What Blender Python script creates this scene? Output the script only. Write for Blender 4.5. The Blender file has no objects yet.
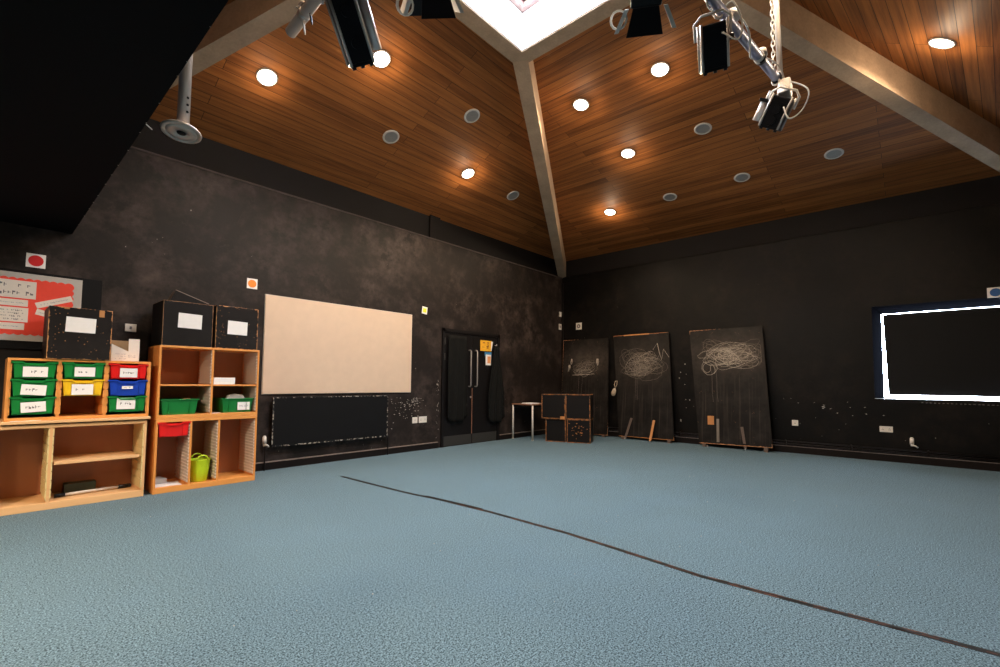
import bpy, bmesh, math, random
from mathutils import Vector, Matrix, Euler
random.seed(7)
SC = bpy.context.scene
COL = SC.collection

# ------------------------------------------------------------------ camera
cam_d = bpy.data.cameras.new('camera')
cam = bpy.data.objects.new('camera', cam_d); COL.objects.link(cam)
cam_d.sensor_width = 36.0
cam_d.lens = 36.0 * 466.94 / 1000.0
cam_d.shift_y = 22.08 / 1000.0
cam_d.clip_start = 0.02
yaw, pitch, roll = 0.72865, 0.0579667, 0.0080293
F = Vector((math.cos(yaw) * math.cos(pitch), math.sin(yaw) * math.cos(pitch), math.sin(pitch)))
R = Vector((math.sin(yaw), -math.cos(yaw), 0)); U = R.cross(F)
R2 = math.cos(roll) * R + math.sin(roll) * U
U2 = -math.sin(roll) * R + math.cos(roll) * U
M = Matrix((R2, U2, -F)).transposed().to_4x4()
M.translation = Vector((0, 0, 1.15))
cam.matrix_world = M
SC.camera = cam

# ------------------------------------------------------------------ world, exposure, big lights
SC.view_settings.view_transform = 'Standard'
SC.view_settings.look = 'None'
SC.view_settings.gamma = 1.0
SC.view_settings.use_curve_mapping = False
SC.view_settings.exposure = 0.28
W = bpy.data.worlds.new('world'); SC.world = W; W.use_nodes = True
bg = W.node_tree.nodes['Background']
bg.inputs[0].default_value = (0.84, 0.91, 1.0, 1); bg.inputs[1].default_value = 56.0

def area(name, loc, rot, sx, sy, power, col, portal=False):
    l = bpy.data.lights.new(name, 'AREA'); l.shape = 'RECTANGLE'; l.size = sx; l.size_y = sy
    l.energy = power; l.color = col
    if portal: l.cycles.is_portal = True
    o = bpy.data.objects.new(name, l); COL.objects.link(o); o.location = loc; o.rotation_euler = rot
    return o
area('skylight_portal', (3.28, 2.50, 5.62), (0, 0, 0), 1.7, 1.7, 10, (1, 1, 1), True)
area('window_portal', (9.60, -0.40, 1.67), (0, math.radians(90), 0), 1.5, 1.85, 10, (1, 1, 1), True)
DL_POWER = 52.0
DL_GLOW = 5.5
DL_EMIT = 16.0
DL_COL = (1.0, 0.76, 0.52)

# ------------------------------------------------------------------ node helpers
class N:
    def __init__(s, name):
        s.m = bpy.data.materials.new(name); s.m.use_nodes = True
        s.t = s.m.node_tree; s.b = s.t.nodes['Principled BSDF']
    def n(s, typ, **k):
        x = s.t.nodes.new(typ)
        for a, v in k.items(): setattr(x, a, v)
        return x
    def l(s, a, b): s.t.links.new(a, b)
    def val(s, sock, v):
        if hasattr(v, 'is_output') or isinstance(v, bpy.types.NodeSocket): s.l(v, sock)
        else: sock.default_value = v
    def math(s, op, a, b=None, clamp=False):
        x = s.n('ShaderNodeMath', operation=op, use_clamp=clamp)
        s.val(x.inputs[0], a)
        if b is not None: s.val(x.inputs[1], b)
        return x.outputs[0]
    def mix(s, f, a, b):
        x = s.n('ShaderNodeMix', data_type='RGBA')
        s.val(x.inputs[0], f); s.val(x.inputs[6], a); s.val(x.inputs[7], b)
        return x.outputs[2]
    def noise(s, vec, scale, detail=4, rough=0.55):
        x = s.n('ShaderNodeTexNoise'); x.inputs['Scale'].default_value = scale
        x.inputs['Detail'].default_value = detail; x.inputs['Roughness'].default_value = rough
        if vec is not None: s.l(vec, x.inputs['Vector'])
        return x.outputs['Fac']
    def ramp(s, f, a, b, ca=(0, 0, 0, 1), cb=(1, 1, 1, 1)):
        x = s.n('ShaderNodeValToRGB'); e = x.color_ramp.elements
        e[0].position = a; e[1].position = b; e[0].color = ca; e[1].color = cb
        s.l(f, x.inputs[0]); return x.outputs[0]
    def coord(s, k='Object'):
        return s.n('ShaderNodeTexCoord').outputs[k]
    def scale(s, vec, sc):
        x = s.n('ShaderNodeMapping'); x.inputs['Scale'].default_value = sc; s.l(vec, x.inputs[0]); return x.outputs[0]
    def bump(s, h, strength=0.3, dist=0.01):
        x = s.n('ShaderNodeBump'); x.inputs['Strength'].default_value = strength; x.inputs['Distance'].default_value = dist
        s.l(h, x.inputs['Height']); s.l(x.outputs[0], s.b.inputs['Normal'])
    def base(s, c): s.val(s.b.inputs['Base Color'], c)
    def rough(s, r): s.val(s.b.inputs['Roughness'], r)

def c4(r, g, b): return (r, g, b, 1)
def plain(name, col, rough=0.5, metal=0.0, var=0.12, vs=30.0, bump=0.0):
    n = N(name)
    if max(col) < .03: n.b.inputs['Specular IOR Level'].default_value = .10 if max(col) < .003 else (.01 if 'navy' in name else .22)
    f = n.noise(n.coord(), vs, 3)
    dark = c4(*[c * (1 - var) for c in col]); lite = c4(*[min(1, c * (1 + var)) for c in col])
    n.base(n.mix(f, dark, lite)); n.rough(rough); n.b.inputs['Metallic'].default_value = metal
    if bump: n.bump(f, bump, 0.004)
    return n.m

def wall_paint(name, col, smudge):
    n = N(name); o = n.coord()
    a = n.noise(o, 1.3, 7, 0.62); b = n.noise(o, 5.0, 8, 0.7)
    f = n.math('MULTIPLY', n.ramp(a, .40, .66), n.ramp(b, .40, .68))
    x = n.n('ShaderNodeTexNoise'); x.inputs['Scale'].default_value = 2.2; x.inputs['Detail'].default_value = 2
    x.inputs['Distortion'].default_value = 2.5; n.l(o, x.inputs['Vector'])
    streak = n.ramp(n.math('ABSOLUTE', n.math('SUBTRACT', x.outputs['Fac'], .5)), 0.0, .022, c4(1, 1, 1), c4(0, 0, 0))
    streak = n.math('MULTIPLY', n.math('MULTIPLY', streak, n.ramp(b, .5, .72)), .45)
    f2 = n.math('MAXIMUM', n.math('MULTIPLY', f, 1.1, True), streak)
    n.b.inputs['Specular IOR Level'].default_value = .2
    v = n.n('ShaderNodeTexVoronoi'); v.inputs['Scale'].default_value = 9.0; n.l(o, v.inputs['Vector'])
    chip = n.math('MULTIPLY', n.math('LESS_THAN', v.outputs['Distance'], .035), n.math('GREATER_THAN', n.noise(o, 2.6, 2), .62))
    cc = n.mix(f2, c4(*col), c4(*smudge))
    n.base(n.mix(n.math('MULTIPLY', chip, .7), cc, c4(.30, .25, .21)))
    n.rough(n.math('ADD', n.math('MULTIPLY', b, .25), .42))
    n.bump(n.noise(o, 14, 6), .25, .01)
    return n.m

def worn_black(name, amount=0.10, wood=(.42, .17, .05), base=(.012, .011, .011), chips=True, smudge=0.0, width=.03, cloud=None, chipn=.56):
    # black paint rubbed through to wood at the object's edges (Generated coordinates, 0..1 per axis)
    n = N(name); g = n.coord('Generated'); o = n.coord()
    sep = n.n('ShaderNodeSeparateXYZ'); n.l(g, sep.inputs[0])
    ax = [n.math('ABSOLUTE', n.math('SUBTRACT', n.math('MULTIPLY', sep.outputs[i], 2.0), 1.0)) for i in range(3)]
    mx = n.math('MAXIMUM', n.math('MAXIMUM', ax[0], ax[1]), ax[2])
    mn = n.math('MINIMUM', n.math('MINIMUM', ax[0], ax[1]), ax[2])
    mid = n.math('SUBTRACT', n.math('SUBTRACT', n.math('ADD', n.math('ADD', ax[0], ax[1]), ax[2]), mx), mn)
    nz = n.noise(o, 22, 6, .7)
    edge = n.math('GREATER_THAN', n.math('ADD', mid, n.math('MULTIPLY', n.math('SUBTRACT', nz, .5), amount * 2.2)), 1.0 - width)
    f = edge
    if chips:
        v = n.n('ShaderNodeTexVoronoi'); v.inputs['Scale'].default_value = 42.0; n.l(o, v.inputs['Vector'])
        ch = n.math('MULTIPLY', n.math('LESS_THAN', v.outputs['Distance'], .17), n.math('GREATER_THAN', n.noise(o, 9, 3), chipn))
        f = n.math('MAXIMUM', f, n.math('MULTIPLY', ch, .6))
    col = c4(*base)
    if smudge:
        sm = n.math('MULTIPLY', n.ramp(n.noise(n.scale(o, (1, 1, 1)), 3.2, 8, .7), .45, .75), smudge)
        col = n.mix(sm, c4(*base), c4(.16, .14, .12))
    if cloud:
        cx, cz, rx, rz, amt = cloud
        dx = n.math('DIVIDE', n.math('SUBTRACT', sep.outputs[0], cx), rx); dz = n.math('DIVIDE', n.math('SUBTRACT', sep.outputs[2], cz), rz)
        rr = n.math('ADD', n.math('MULTIPLY', dx, dx), n.math('MULTIPLY', dz, dz))
        g2 = n.math('POWER', 2.718, n.math('MULTIPLY', rr, -1.0))
        cl = n.math('MULTIPLY', n.math('MULTIPLY', g2, n.ramp(n.noise(o, 6.0, 7, .7), .28, .72)), amt)
        run = n.math('MULTIPLY', n.ramp(n.noise(n.scale(o, (26, 1, .8)), 1.0, 3), .52, .75), n.math('MULTIPLY', n.math('LESS_THAN', sep.outputs[2], cz), .16))
        col = n.mix(n.math('MAXIMUM', cl, run), col, c4(.20, .16, .13))
    w = n.mix(n.noise(o, 60, 3), c4(*wood), c4(min(1, wood[0] * 1.9), min(1, wood[1] * 2.2), min(1, wood[2] * 3.0)))
    n.base(n.mix(f, col, w)); n.rough(.55); n.b.inputs['Specular IOR Level'].default_value = .2
    n.bump(nz, .12, .004)
    return n.m

def wood(name, c1, c2, axis=0, grain=30.0, rough=.45):
    n = N(name); o = n.coord()
    sc = [grain] * 3; sc[axis] = 1.6
    v = n.scale(o, tuple(sc))
    f = n.noise(v, 1.0, 5, .6); g = n.noise(o, 2.5, 2)
    n.base(n.mix(n.math('ADD', n.math('MULTIPLY', f, .7), n.math('MULTIPLY', g, .3)), c4(*c1), c4(*c2))); n.rough(rough)
    return n.m

def plank_mat(name, c1, c2):
    n = N(name); uv = n.coord('UV')
    b = n.n('ShaderNodeTexBrick'); b.offset = .37; b.offset_frequency = 2; b.squash = 1.0
    b.inputs['Scale'].default_value = 1.0; b.inputs['Brick Width'].default_value = 3.6; b.inputs['Row Height'].default_value = .124
    b.inputs['Mortar Size'].default_value = .0035; b.inputs['Mortar Smooth'].default_value = .3
    b.inputs['Color1'].default_value = c4(0, 0, 0); b.inputs['Color2'].default_value = c4(1, 1, 1); b.inputs['Mortar'].default_value = c4(.5, .5, .5)
    n.l(uv, b.inputs['Vector'])
    # grain follows the plank, shifted from board to board
    cmb = n.n('ShaderNodeCombineXYZ'); n.l(n.math('MULTIPLY', b.outputs['Color'], 7.0), cmb.inputs[2])
    add = n.n('ShaderNodeVectorMath', operation='ADD'); n.l(n.scale(uv, (1.1, 26.0, 1)), add.inputs[0]); n.l(cmb.outputs[0], add.inputs[1])
    gr = n.noise(add.outputs[0], 1.0, 6, .62)
    fine = n.noise(n.scale(uv, (5, 160.0, 1)), 1.0, 3)
    f = n.math('ADD', n.math('MULTIPLY', b.outputs['Color'], .34), n.math('ADD', n.math('MULTIPLY', n.ramp(gr, .32, .68), .50), n.math('MULTIPLY', fine, .2)), True)
    wc = n.mix(f, c4(*c1), c4(*c2))
    n.base(n.mix(n.math('MULTIPLY', b.outputs['Fac'], .85), wc, c4(.008, .004, .002)))
    n.rough(n.math('ADD', n.math('MULTIPLY', gr, .15), .52)); n.b.inputs['Specular IOR Level'].default_value = .22
    n.bump(n.math('SUBTRACT', n.math('MULTIPLY', fine, .1), b.outputs['Fac']), .5, .006)
    return n.m

def carpet_mat():
    n = N('teal_carpet'); o = n.coord()
    a = n.noise(o, 140, 2, .6); b = n.noise(o, 70, 3, .6); c = n.noise(o, .9, 5, .6)
    f = n.math('ADD', n.math('MULTIPLY', a, .7), n.math('MULTIPLY', b, .3))
    col = n.mix(n.ramp(f, .40, .60), c4(.009, .029, .042), c4(.182, .290, .350))
    n.base(n.mix(n.ramp(c, .45, .8), col, n.mix(.22, col, c4(.14, .24, .32))))
    n.rough(.95); n.bump(f, .22, .004)
    return n.m

def concrete_mat(name, col):
    n = N(name); o = n.coord()
    a = n.noise(o, 3.0, 8, .65); b = n.noise(o, 40, 4)
    f = n.math('ADD', n.math('MULTIPLY', a, .7), n.math('MULTIPLY', b, .3))
    n.base(n.mix(n.ramp(f, .3, .7), c4(*[x * .72 for x in col]), c4(*[min(1, x * 1.25) for x in col]))); n.rough(.8)
    n.bump(f, .25, .008); return n.m

def emit(name, col, strength):
    n = N(name); n.b.inputs['Base Color'].default_value = c4(*col)
    n.b.inputs['Emission Color'].default_value = c4(*col); n.b.inputs['Emission Strength'].default_value = strength
    return n.m

def glass(name):
    n = N(name)
    tr = n.n('ShaderNodeBsdfTransparent'); tr.inputs[0].default_value = (.93, .96, 1, 1)
    gl = n.n('ShaderNodeBsdfGlossy'); gl.inputs['Roughness'].default_value = .03
    mx = n.n('ShaderNodeMixShader'); mx.inputs[0].default_value = .06
    n.l(tr.outputs[0], mx.inputs[1]); n.l(gl.outputs[0], mx.inputs[2])
    n.l(mx.outputs[0], n.t.nodes['Material Output'].inputs['Surface'])
    return n.m

def worn_edge(name, dark, lite, sc, a, b):
    n = N(name); o = n.coord(); n.base(n.mix(n.ramp(n.noise(o, sc, 5, .7), a, b), c4(*dark), c4(*lite))); n.rough(.6)
    n.b.inputs['Specular IOR Level'].default_value = .2; return n.m

MT = dict(
    carpet=carpet_mat(),
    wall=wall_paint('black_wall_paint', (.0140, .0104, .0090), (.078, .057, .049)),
    wall_dim=wall_paint('black_wall_paint_dimmed', (.0012, .0008, .0005), (.0125, .0085, .0060)),  # same wall paint, colour darkened for the weaker light on the right side
    band=plain('black_band_paint', (.0075, .0058, .0056), .7),
    soffit=plain('black_ceiling_paint', (.0018, .0018, .0026), .8),
    plank=plank_mat('stained_ceiling_boards', (.075, .021, .0050), (.52, .190, .050)),
    concrete=concrete_mat('concrete', (.46, .325, .215)),
    white=plain('white_paint', (.80, .80, .78), .5, var=.03),
    pinkish=plain('off_white_frame', (.25, .15, .13), .5, var=.03),
    plate=plain('white_plastic', (.74, .69, .62), .35, var=.04),
    paper=plain('white_paper', (.88, .85, .82), .8, var=.04),
    paper_pink=plain('warm_white_paper', (.82, .74, .66), .8, var=.05),
    ink=plain('grey_ink', (.16, .14, .15), .8),
    ink_soft=plain('faded_ink', (.42, .36, .40), .8),
    red=plain('red_plastic', (.72, .012, .010), .32, var=.06),
    redpaper=plain('red_backing_paper', (.86, .065, .035), .75, var=.05),
    green=plain('green_plastic', (.008, .20, .035), .30, var=.06),
    yellow=plain('yellow_plastic', (.85, .52, .015), .32, var=.05),
    blue=plain('blue_plastic', (.012, .055, .42), .30, var=.06),
    lime=plain('lime_plastic', (.52, .72, .015), .35, var=.05),
    redsign=plain('red_disc', (.66, .01, .012), .5), orange=plain('orange_disc', (.85, .24, .01), .5),
    yelsign=plain('yellow_disc', (.85, .76, .03), .5), bluesign=plain('blue_disc', (.02, .10, .30), .5),
    beech=wood('beech_side', (.66, .235, .045), (.82, .35, .085), 2),
    beechh=wood('beech_rail', (.68, .255, .05), (.84, .38, .10), 0),
    pale=wood('pale_beech', (.72, .40, .17), (.85, .54, .27), 0),
    palev=wood('pale_beech_upright', (.70, .38, .15), (.84, .52, .25), 2),
    back=wood('brown_backboard', (.36, .135, .055), (.48, .20, .085), 2, 8),
    runner=plain('cream_plastic', (.76, .60, .28), .45, var=.06),
    runnerw=plain('pale_runner_plastic', (.66, .56, .46), .45, var=.05),
    fabric=plain('beige_board_cloth', (.66, .50, .37), .9, var=.07, vs=7, bump=.1),
    board_edge=plain('board_edge', (.62, .58, .52), .7),
    grey_cork=plain('grey_board_cloth', (.50, .47, .43), .9, var=.05),
    blackboard=plain('black_board', (.0035, .0035, .004), .7),
    rad=worn_black('black_radiator_paint', .004, (.45, .40, .34), (.0045, .0045, .005), True, 0, .004, None, .70),
    box=worn_black('worn_black_box', .075, (.40, .17, .05), (.0085, .0064, .0058), True, .06, .02, None, .54),
    box2=worn_black('scuffed_black_box', .020, (.34, .16, .06), (.0070, .0056, .0052), False, .04, .012),
    box3=worn_black('rubbed_black_cube', .13, (.34, .12, .03), (.0060, .0048, .0045), False, .0, .03),
    flat=worn_black('black_flat_panel', .012, (.30, .11, .03), (.0055, .0040, .0032), False, .10, .010, (.5, .70, .42, .18, .34)),
    flat2=worn_black('chipped_flat_panel', .020, (.30, .13, .05), (.0060, .0043, .0034), True, .12, .010, (.55, .76, .45, .14, .50), .62),
    chalk=plain('chalk', (.56, .49, .41), .9, 0, .5, 25),
    chalk2=plain('faint_chalk', (.20, .165, .135), .9),
    rawwood=plain('bare_wood', (.50, .21, .06), .6),
    dullwood=plain('dull_wood', (.13, .09, .07), .6),
    door=plain('black_door', (.0060, .0048, .0048), .5),
    cloth=plain('black_cloth', (.0045, .0048, .0043), .95),
    kick=plain('grey_kick_plate', (.030, .028, .025), .5),
    steel=plain('brushed_steel', (.55, .48, .44), .32, .5, .05),
    satin=plain('satin_handle', (.44, .40, .37), .35, .5, .05),
    silver=plain('silver_tube', (.62, .58, .56), .34, .45, .06),
    bluepipe=plain('scaffold_tube', (.30, .33, .48), .35, .55, .06),
    lampblack=plain('lamp_black', (.010, .010, .013), .35),
    lampgrey=plain('lamp_grey', (.42, .38, .35), .35, .5),
    lampwhite=plain('lamp_white', (.72, .66, .60), .45, .0),
    skirt=plain('black_skirting', (.010, .0065, .0055), .4, 0, .3, 8),
    chip=plain('chipped_edge', (.22, .17, .14), .8, 0, .5, 20),
    chipwhite=plain('bare_plaster', (.50, .46, .40), .9),
    tape=plain('black_tape', (.008, .008, .008), .55, 0, .3, 40),
    tapered=plain('worn_tape_edge', (.10, .035, .02), .8),
    laminate=plain('table_laminate', (.26, .12, .07), .45),
    leg=plain('cream_leg', (.62, .56, .50), .4),
    cardboard=plain('cardboard', (.42, .25, .12), .8),
    pouch=plain('tan_cloth', (.42, .33, .24), .9),
    lens=emit('lit_downlight', (1.0, .86, .68), DL_EMIT),
    grille=plain('speaker_grille', (.34, .33, .32), .6, .3),
    trimring=plain('fitting_ring', (.60, .57, .54), .4),
    olive=plain('dark_green_binder', (.05, .065, .045), .5),
    navy=plain('navy_window_frame', (.0022, .0025, .0038), .9),
    poster=plain('yellow_poster', (.85, .42, .02), .7, 0, .25, 30),
    posterblue=plain('blue_card', (.05, .22, .45), .7), posterorange=plain('orange_card', (.80, .35, .14), .7),
    rope=plain('white_cord', (.70, .66, .60), .7),
    glass=glass('pane_glass'),
    ledge=plain('scuffed_ledge', (.075, .058, .052), .8, 0, .5, 6),
    chipedge=worn_edge('chipped_white_edge', (.006, .006, .007), (.40, .36, .30), 26, .51, .57),
)
# carbon of a notice: dirty dark marks on a poster
MT['posterdark'] = plain('brown_print', (.35, .12, .02), .7)

# ------------------------------------------------------------------ mesh helpers
class MB:
    def __init__(s): s.bm = bmesh.new(); s.uv = None
    def _mi(s, faces, mi):
        for f in faces: f.material_index = mi
    def box(s, x0, x1, y0, y1, z0, z1, bev=0.0, mi=0, rot=None, piv=None):
        r = bmesh.ops.create_cube(s.bm, size=1.0); vs = r['verts']
        m = Matrix.Translation(((x0 + x1) / 2, (y0 + y1) / 2, (z0 + z1) / 2)) @ Matrix.Diagonal((abs(x1 - x0), abs(y1 - y0), abs(z1 - z0), 1))
        bmesh.ops.transform(s.bm, matrix=m, verts=vs)
        fs = list({f for v in vs for f in v.link_faces}); s._mi(fs, mi)
        if bev > 0:
            es = list({e for v in vs for e in v.link_edges})
            rr = bmesh.ops.bevel(s.bm, geom=es, offset=bev, segments=2, profile=.5, affect='EDGES')
            vs = list({v for f in rr['faces'] for v in f.verts}); s._mi(rr['faces'], mi)
            # collect the connected island
            seen = set(vs); st = list(vs)
            while st:
                v = st.pop()
                for e in v.link_edges:
                    w = e.other_vert(v)
                    if w not in seen: seen.add(w); st.append(w)
            vs = list(seen)
            for f in {f for v in vs for f in v.link_faces}: f.material_index = mi
        if rot is not None:
            bmesh.ops.rotate(s.bm, cent=piv or ((x0 + x1) / 2, (y0 + y1) / 2, (z0 + z1) / 2), matrix=rot, verts=vs)
        return vs
    def hexa(s, p, mi=0):
        # p: 8 points, bottom loop then top loop
        v = [s.bm.verts.new(q) for q in p]
        for f in ((3, 2, 1, 0), (4, 5, 6, 7), (0, 1, 5, 4), (1, 2, 6, 5), (2, 3, 7, 6), (3, 0, 4, 7)):
            s.bm.faces.new([v[i] for i in f]).material_index = mi
        return v
    def prism(s, pts, off, mi=0):
        a = [s.bm.verts.new(Vector(p)) for p in pts]; b = [s.bm.verts.new(Vector(p) + Vector(off)) for p in pts]
        k = len(pts)
        fs = [s.bm.faces.new(a), s.bm.faces.new(b[::-1])]
        for i in range(k): fs.append(s.bm.faces.new((a[i], b[i], b[(i + 1) % k], a[(i + 1) % k])))
        s._mi(fs, mi); return a + b
    def face(s, pts, mi=0):
        f = s.bm.faces.new([s.bm.verts.new(p) for p in pts]); f.material_index = mi; return f
    def cyl(s, p0, p1, r0, r1=None, seg=20, mi=0, cap=True):
        p0 = Vector(p0); p1 = Vector(p1); d = p1 - p0; r1 = r0 if r1 is None else r1
        r = bmesh.ops.create_cone(s.bm, cap_ends=cap, segments=seg, radius1=r0, radius2=r1, depth=d.length)
        m = Matrix.Translation((p0 + p1) / 2) @ d.to_track_quat('Z', 'Y').to_matrix().to_4x4()
        bmesh.ops.transform(s.bm, matrix=m, verts=r['verts'])
        fs = {f for v in r['verts'] for f in v.link_faces}; s._mi(fs, mi)
        for f in fs:
            if len(f.verts) == 4: f.smooth = True
    def tube(s, pts, r, seg=8, mi=0, closed=False):
        pts = [Vector(p) for p in pts]; rings = []
        n = len(pts); up = None
        for i, p in enumerate(pts):
            a = pts[(i - 1) % n] if (closed or i > 0) else p
            b = pts[(i + 1) % n] if (closed or i < n - 1) else p
            t = (b - a)
            t = t.normalized() if t.length > 1e-9 else Vector((0, 0, 1))
            if up is None: up = Vector((0, 0, 1)) if abs(t.z) < .9 else Vector((1, 0, 0))
            x = t.cross(up)
            if x.length < 1e-4: x = t.cross(Vector((0, 1, 0)))
            x.normalize(); y = x.cross(t).normalized(); up = y
            rings.append([s.bm.verts.new(p + r * (math.cos(2 * math.pi * k / seg) * x + math.sin(2 * math.pi * k / seg) * y)) for k in range(seg)])
        for i in range(n if closed else n - 1):
            a, b = rings[i], rings[(i + 1) % n]
            for k in range(seg):
                f = s.bm.faces.new((a[k], a[(k + 1) % seg], b[(k + 1) % seg], b[k])); f.smooth = True; f.material_index = mi
        if not closed:
            s.bm.faces.new(rings[0][::-1]).material_index = mi; s.bm.faces.new(rings[-1]).material_index = mi
    def lathe(s, prof, seg=32, mi=0, mat=None):
        rings = []
        for r, z in prof:
            rings.append([s.bm.verts.new((r * math.cos(2 * math.pi * k / seg), r * math.sin(2 * math.pi * k / seg), z)) for k in range(seg)])
        for i in range(len(rings) - 1):
            for k in range(seg):
                f = s.bm.faces.new((rings[i][k], rings[i][(k + 1) % seg], rings[i + 1][(k + 1) % seg], rings[i + 1][k])); f.smooth = True; f.material_index = mi
        if prof[0][0] > 1e-4 : pass
        if mat is not None: bmesh.ops.transform(s.bm, matrix=mat, verts=[v for r in rings for v in r])
        return rings
    def build(s, name, mats, parent=None, off=None, norm=True):
        if off is not None: bmesh.ops.translate(s.bm, vec=-Vector(off), verts=s.bm.verts)
        if norm: bmesh.ops.recalc_face_normals(s.bm, faces=s.bm.faces)
        me = bpy.data.meshes.new(name); s.bm.to_mesh(me); s.bm.free()
        for m in (mats if isinstance(mats, (list, tuple)) else [mats]): me.materials.append(m)
        o = bpy.data.objects.new(name, me); COL.objects.link(o)
        if parent is not None: o.parent = parent
        return o

def tag(o, label=None, cat=None, group=None, kind=None):
    if label: o['label'] = label
    if cat: o['category'] = cat
    if group: o['group'] = group
    if kind: o['kind'] = kind
    return o
def empty(name, loc, label, cat, rot=(0, 0, 0), group=None):
    o = bpy.data.objects.new(name, None); COL.objects.link(o); o.empty_display_size = .1
    o.location = loc; o.rotation_euler = rot
    return tag(o, label, cat, group)
def struct(name, mb, mats, norm=True):
    return tag(mb.build(name, mats, norm=norm), kind='structure')
def one(name, mb, mats, loc, label, cat, group=None, rot=None):
    # a thing that is one mesh, built in world coordinates around loc
    o = mb.build(name, mats, off=loc); o.location = loc
    if rot: o.rotation_euler = rot
    return tag(o, label, cat, group)
def copy_tree(o, loc, rot=None, label=None):
    c = o.copy(); COL.objects.link(c); c.location = loc
    if rot is not None: c.rotation_euler = rot
    if label: c['label'] = label
    for ch in list(o.children):
        d = ch.copy(); COL.objects.link(d); d.parent = c
        for g in list(ch.children):
            e = g.copy(); COL.objects.link(e); e.parent = d
    return c

# ------------------------------------------------------------------ room numbers
WX, WY = 9.313, 6.316          # right wall, left wall
XB = 0.578                     # edge of the low ceiling
ZL, ZE = 3.695, 4.0825         # ledge, eave
SX0, SX1, SY0, SY1 = 2.326, 4.224, 1.60, 3.492   # skylight rim, outer
IX0, IX1, IY0, IY1 = 2.52, 4.031, 1.79, 3.294    # skylight rim, inner
ZR, ZT = 4.979, 5.345          # rim underside, boards meet rim
BX, BY = WX, -1.407            # near right corner
DX, DY = XB, -0.80
ZS = 2.613                     # low ceiling underside

# floor
mb = MB(); mb.box(-3.6, WX + .3, -3.0, WY + .3, -.12, 0); struct('floor', mb, MT['carpet'])

# walls
def flecks(mb, plane, v, pts, mi):
    for (a, z, w, h) in pts:
        k = random.randint(4, 6); P = []
        for i in range(k):
            t = 2 * math.pi * i / k + random.random() * .6
            da = .5 * w * math.cos(t) * random.uniform(.6, 1); dz = .5 * h * math.sin(t) * random.uniform(.6, 1)
            P.append((a + da, v, z + dz) if plane == 'y' else (v, a + da, z + dz))
        mb.face(P, mi)
mb = MB(); mb.box(-3.6, WX + .3, WY, WY + .25, 0, ZL)
pts = []
for i in range(70):
    pts.append((random.gauss(4.78, .16), random.gauss(.70, .12), random.uniform(.008, .035), random.uniform(.006, .022)))
for i in range(26): pts.append((random.uniform(4.86, 5.15), .83 + random.uniform(-.02, .02) + .03 * math.sin(i), random.uniform(.02, .05), random.uniform(.005, .012)))
for i in range(24): pts.append((5.43 + random.uniform(-.02, .03), random.uniform(.15, 1.3), random.uniform(.005, .02), random.uniform(.01, .045)))
for i in range(45): pts.append((random.uniform(2.3, 9.0), abs(random.gauss(0, .6)) + .12, random.uniform(.005, .02), random.uniform(.004, .014)))
for i in range(6): pts.append((random.uniform(.9, 2.4), random.uniform(1.9, 3.2), random.uniform(.004, .012), random.uniform(.006, .03)))
flecks(mb, 'y', WY - .001, pts, 1)
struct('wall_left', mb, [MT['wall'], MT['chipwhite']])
mb = MB(); mb.box(-.1, WX + .3, WY + .03, WY + .25, ZL, ZE + .25); mb.box(5.20, 5.43, WY - .005, WY + .05, ZL, ZE + .2); struct('wall_upper_left', mb, MT['band'])
# right wall with the window opening
wy0, wy1, wz0, wz1 = -1.25, .497, .950, 2.385
mb = MB()
mb.box(WX, WX + .25, wy1, WY + .3, 0, ZL); mb.box(WX, WX + .25, -3.0, wy0, 0, ZL)
mb.box(WX, WX + .25, wy0, wy1, 0, wz0); mb.box(WX, WX + .25, wy0, wy1, wz1, ZL)
pts = []
for i in range(14): pts.append((random.gauss(1.05, .3), random.gauss(.78, .05), random.uniform(.01, .05), random.uniform(.008, .02)))
for i in range(34): pts.append((random.uniform(-.9, 6.1), random.uniform(.2, 1.0), random.uniform(.006, .02), random.uniform(.005, .015)))
for i in range(10): pts.append((random.gauss(3.42, .05), random.gauss(.95, .35), random.uniform(.015, .04), random.uniform(.015, .04)))
for i in range(22): pts.append((-.05 - i * .045, .905 - i * .0006, .035, .006))
flecks(mb, 'x', WX - .001, pts, 1)
struct('wall_right', mb, [MT['wall_dim'], MT['chipwhite']])
mb = MB(); mb.box(WX + .03, WX + .25, -3.0, WY + .3, ZL, ZE + .25); struct('wall_upper_right', mb, MT['band'])
mb = MB(); mb.box(XB - .1, WX, WY - .012, WY + .03, ZL - .022, ZL, .004); struct('trim_7', mb, MT['ledge'])
mb = MB(); mb.box(WX - .010, WX + .03, BY, WY - .012, ZL - .018, ZL, .004); struct('trim_8', mb, MT['wall_dim'])
# near wall (third side), just outside the view
mb = MB(); mb.prism([(BX + .2, BY - .02, 0), (BX + .2, BY - .02, 4.9), (DX - .02, DY, 4.9), (DX - .02, DY, 0)], (0, -.2, 0)); struct('wall_near', mb, MT['wall_dim'])
mb = MB(); mb.box(-3.6, XB, -3.0, -2.8, 0, ZS + .1); mb.box(XB - .02, XB + .12, -3.0, DY, 0, ZS + .1); struct('wall_alcove', mb, MT['wall'])
mb = MB(); mb.box(-3.8, -3.6, -3.0, WY + .25, 0, ZS + .1); struct('wall_back', mb, MT['wall'])
# low black ceiling with its fascia up to the boards
mb = MB(); mb.box(-3.8, XB, -3.0, WY + .2, ZS, ZS + .16); mb.box(XB - .16, XB, -3.0, WY + .2, ZS + .16, ZE + .5)
for i in range(16):
    y = 1.9 + i * .26 + random.uniform(-.08, .08); mb.box(XB - .004, XB + .001, y, y + .004, ZS - .001, ZS + .004, mi=1)
struct('ceiling_low', mb, [MT['soffit'], MT['chipwhite']])

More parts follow.
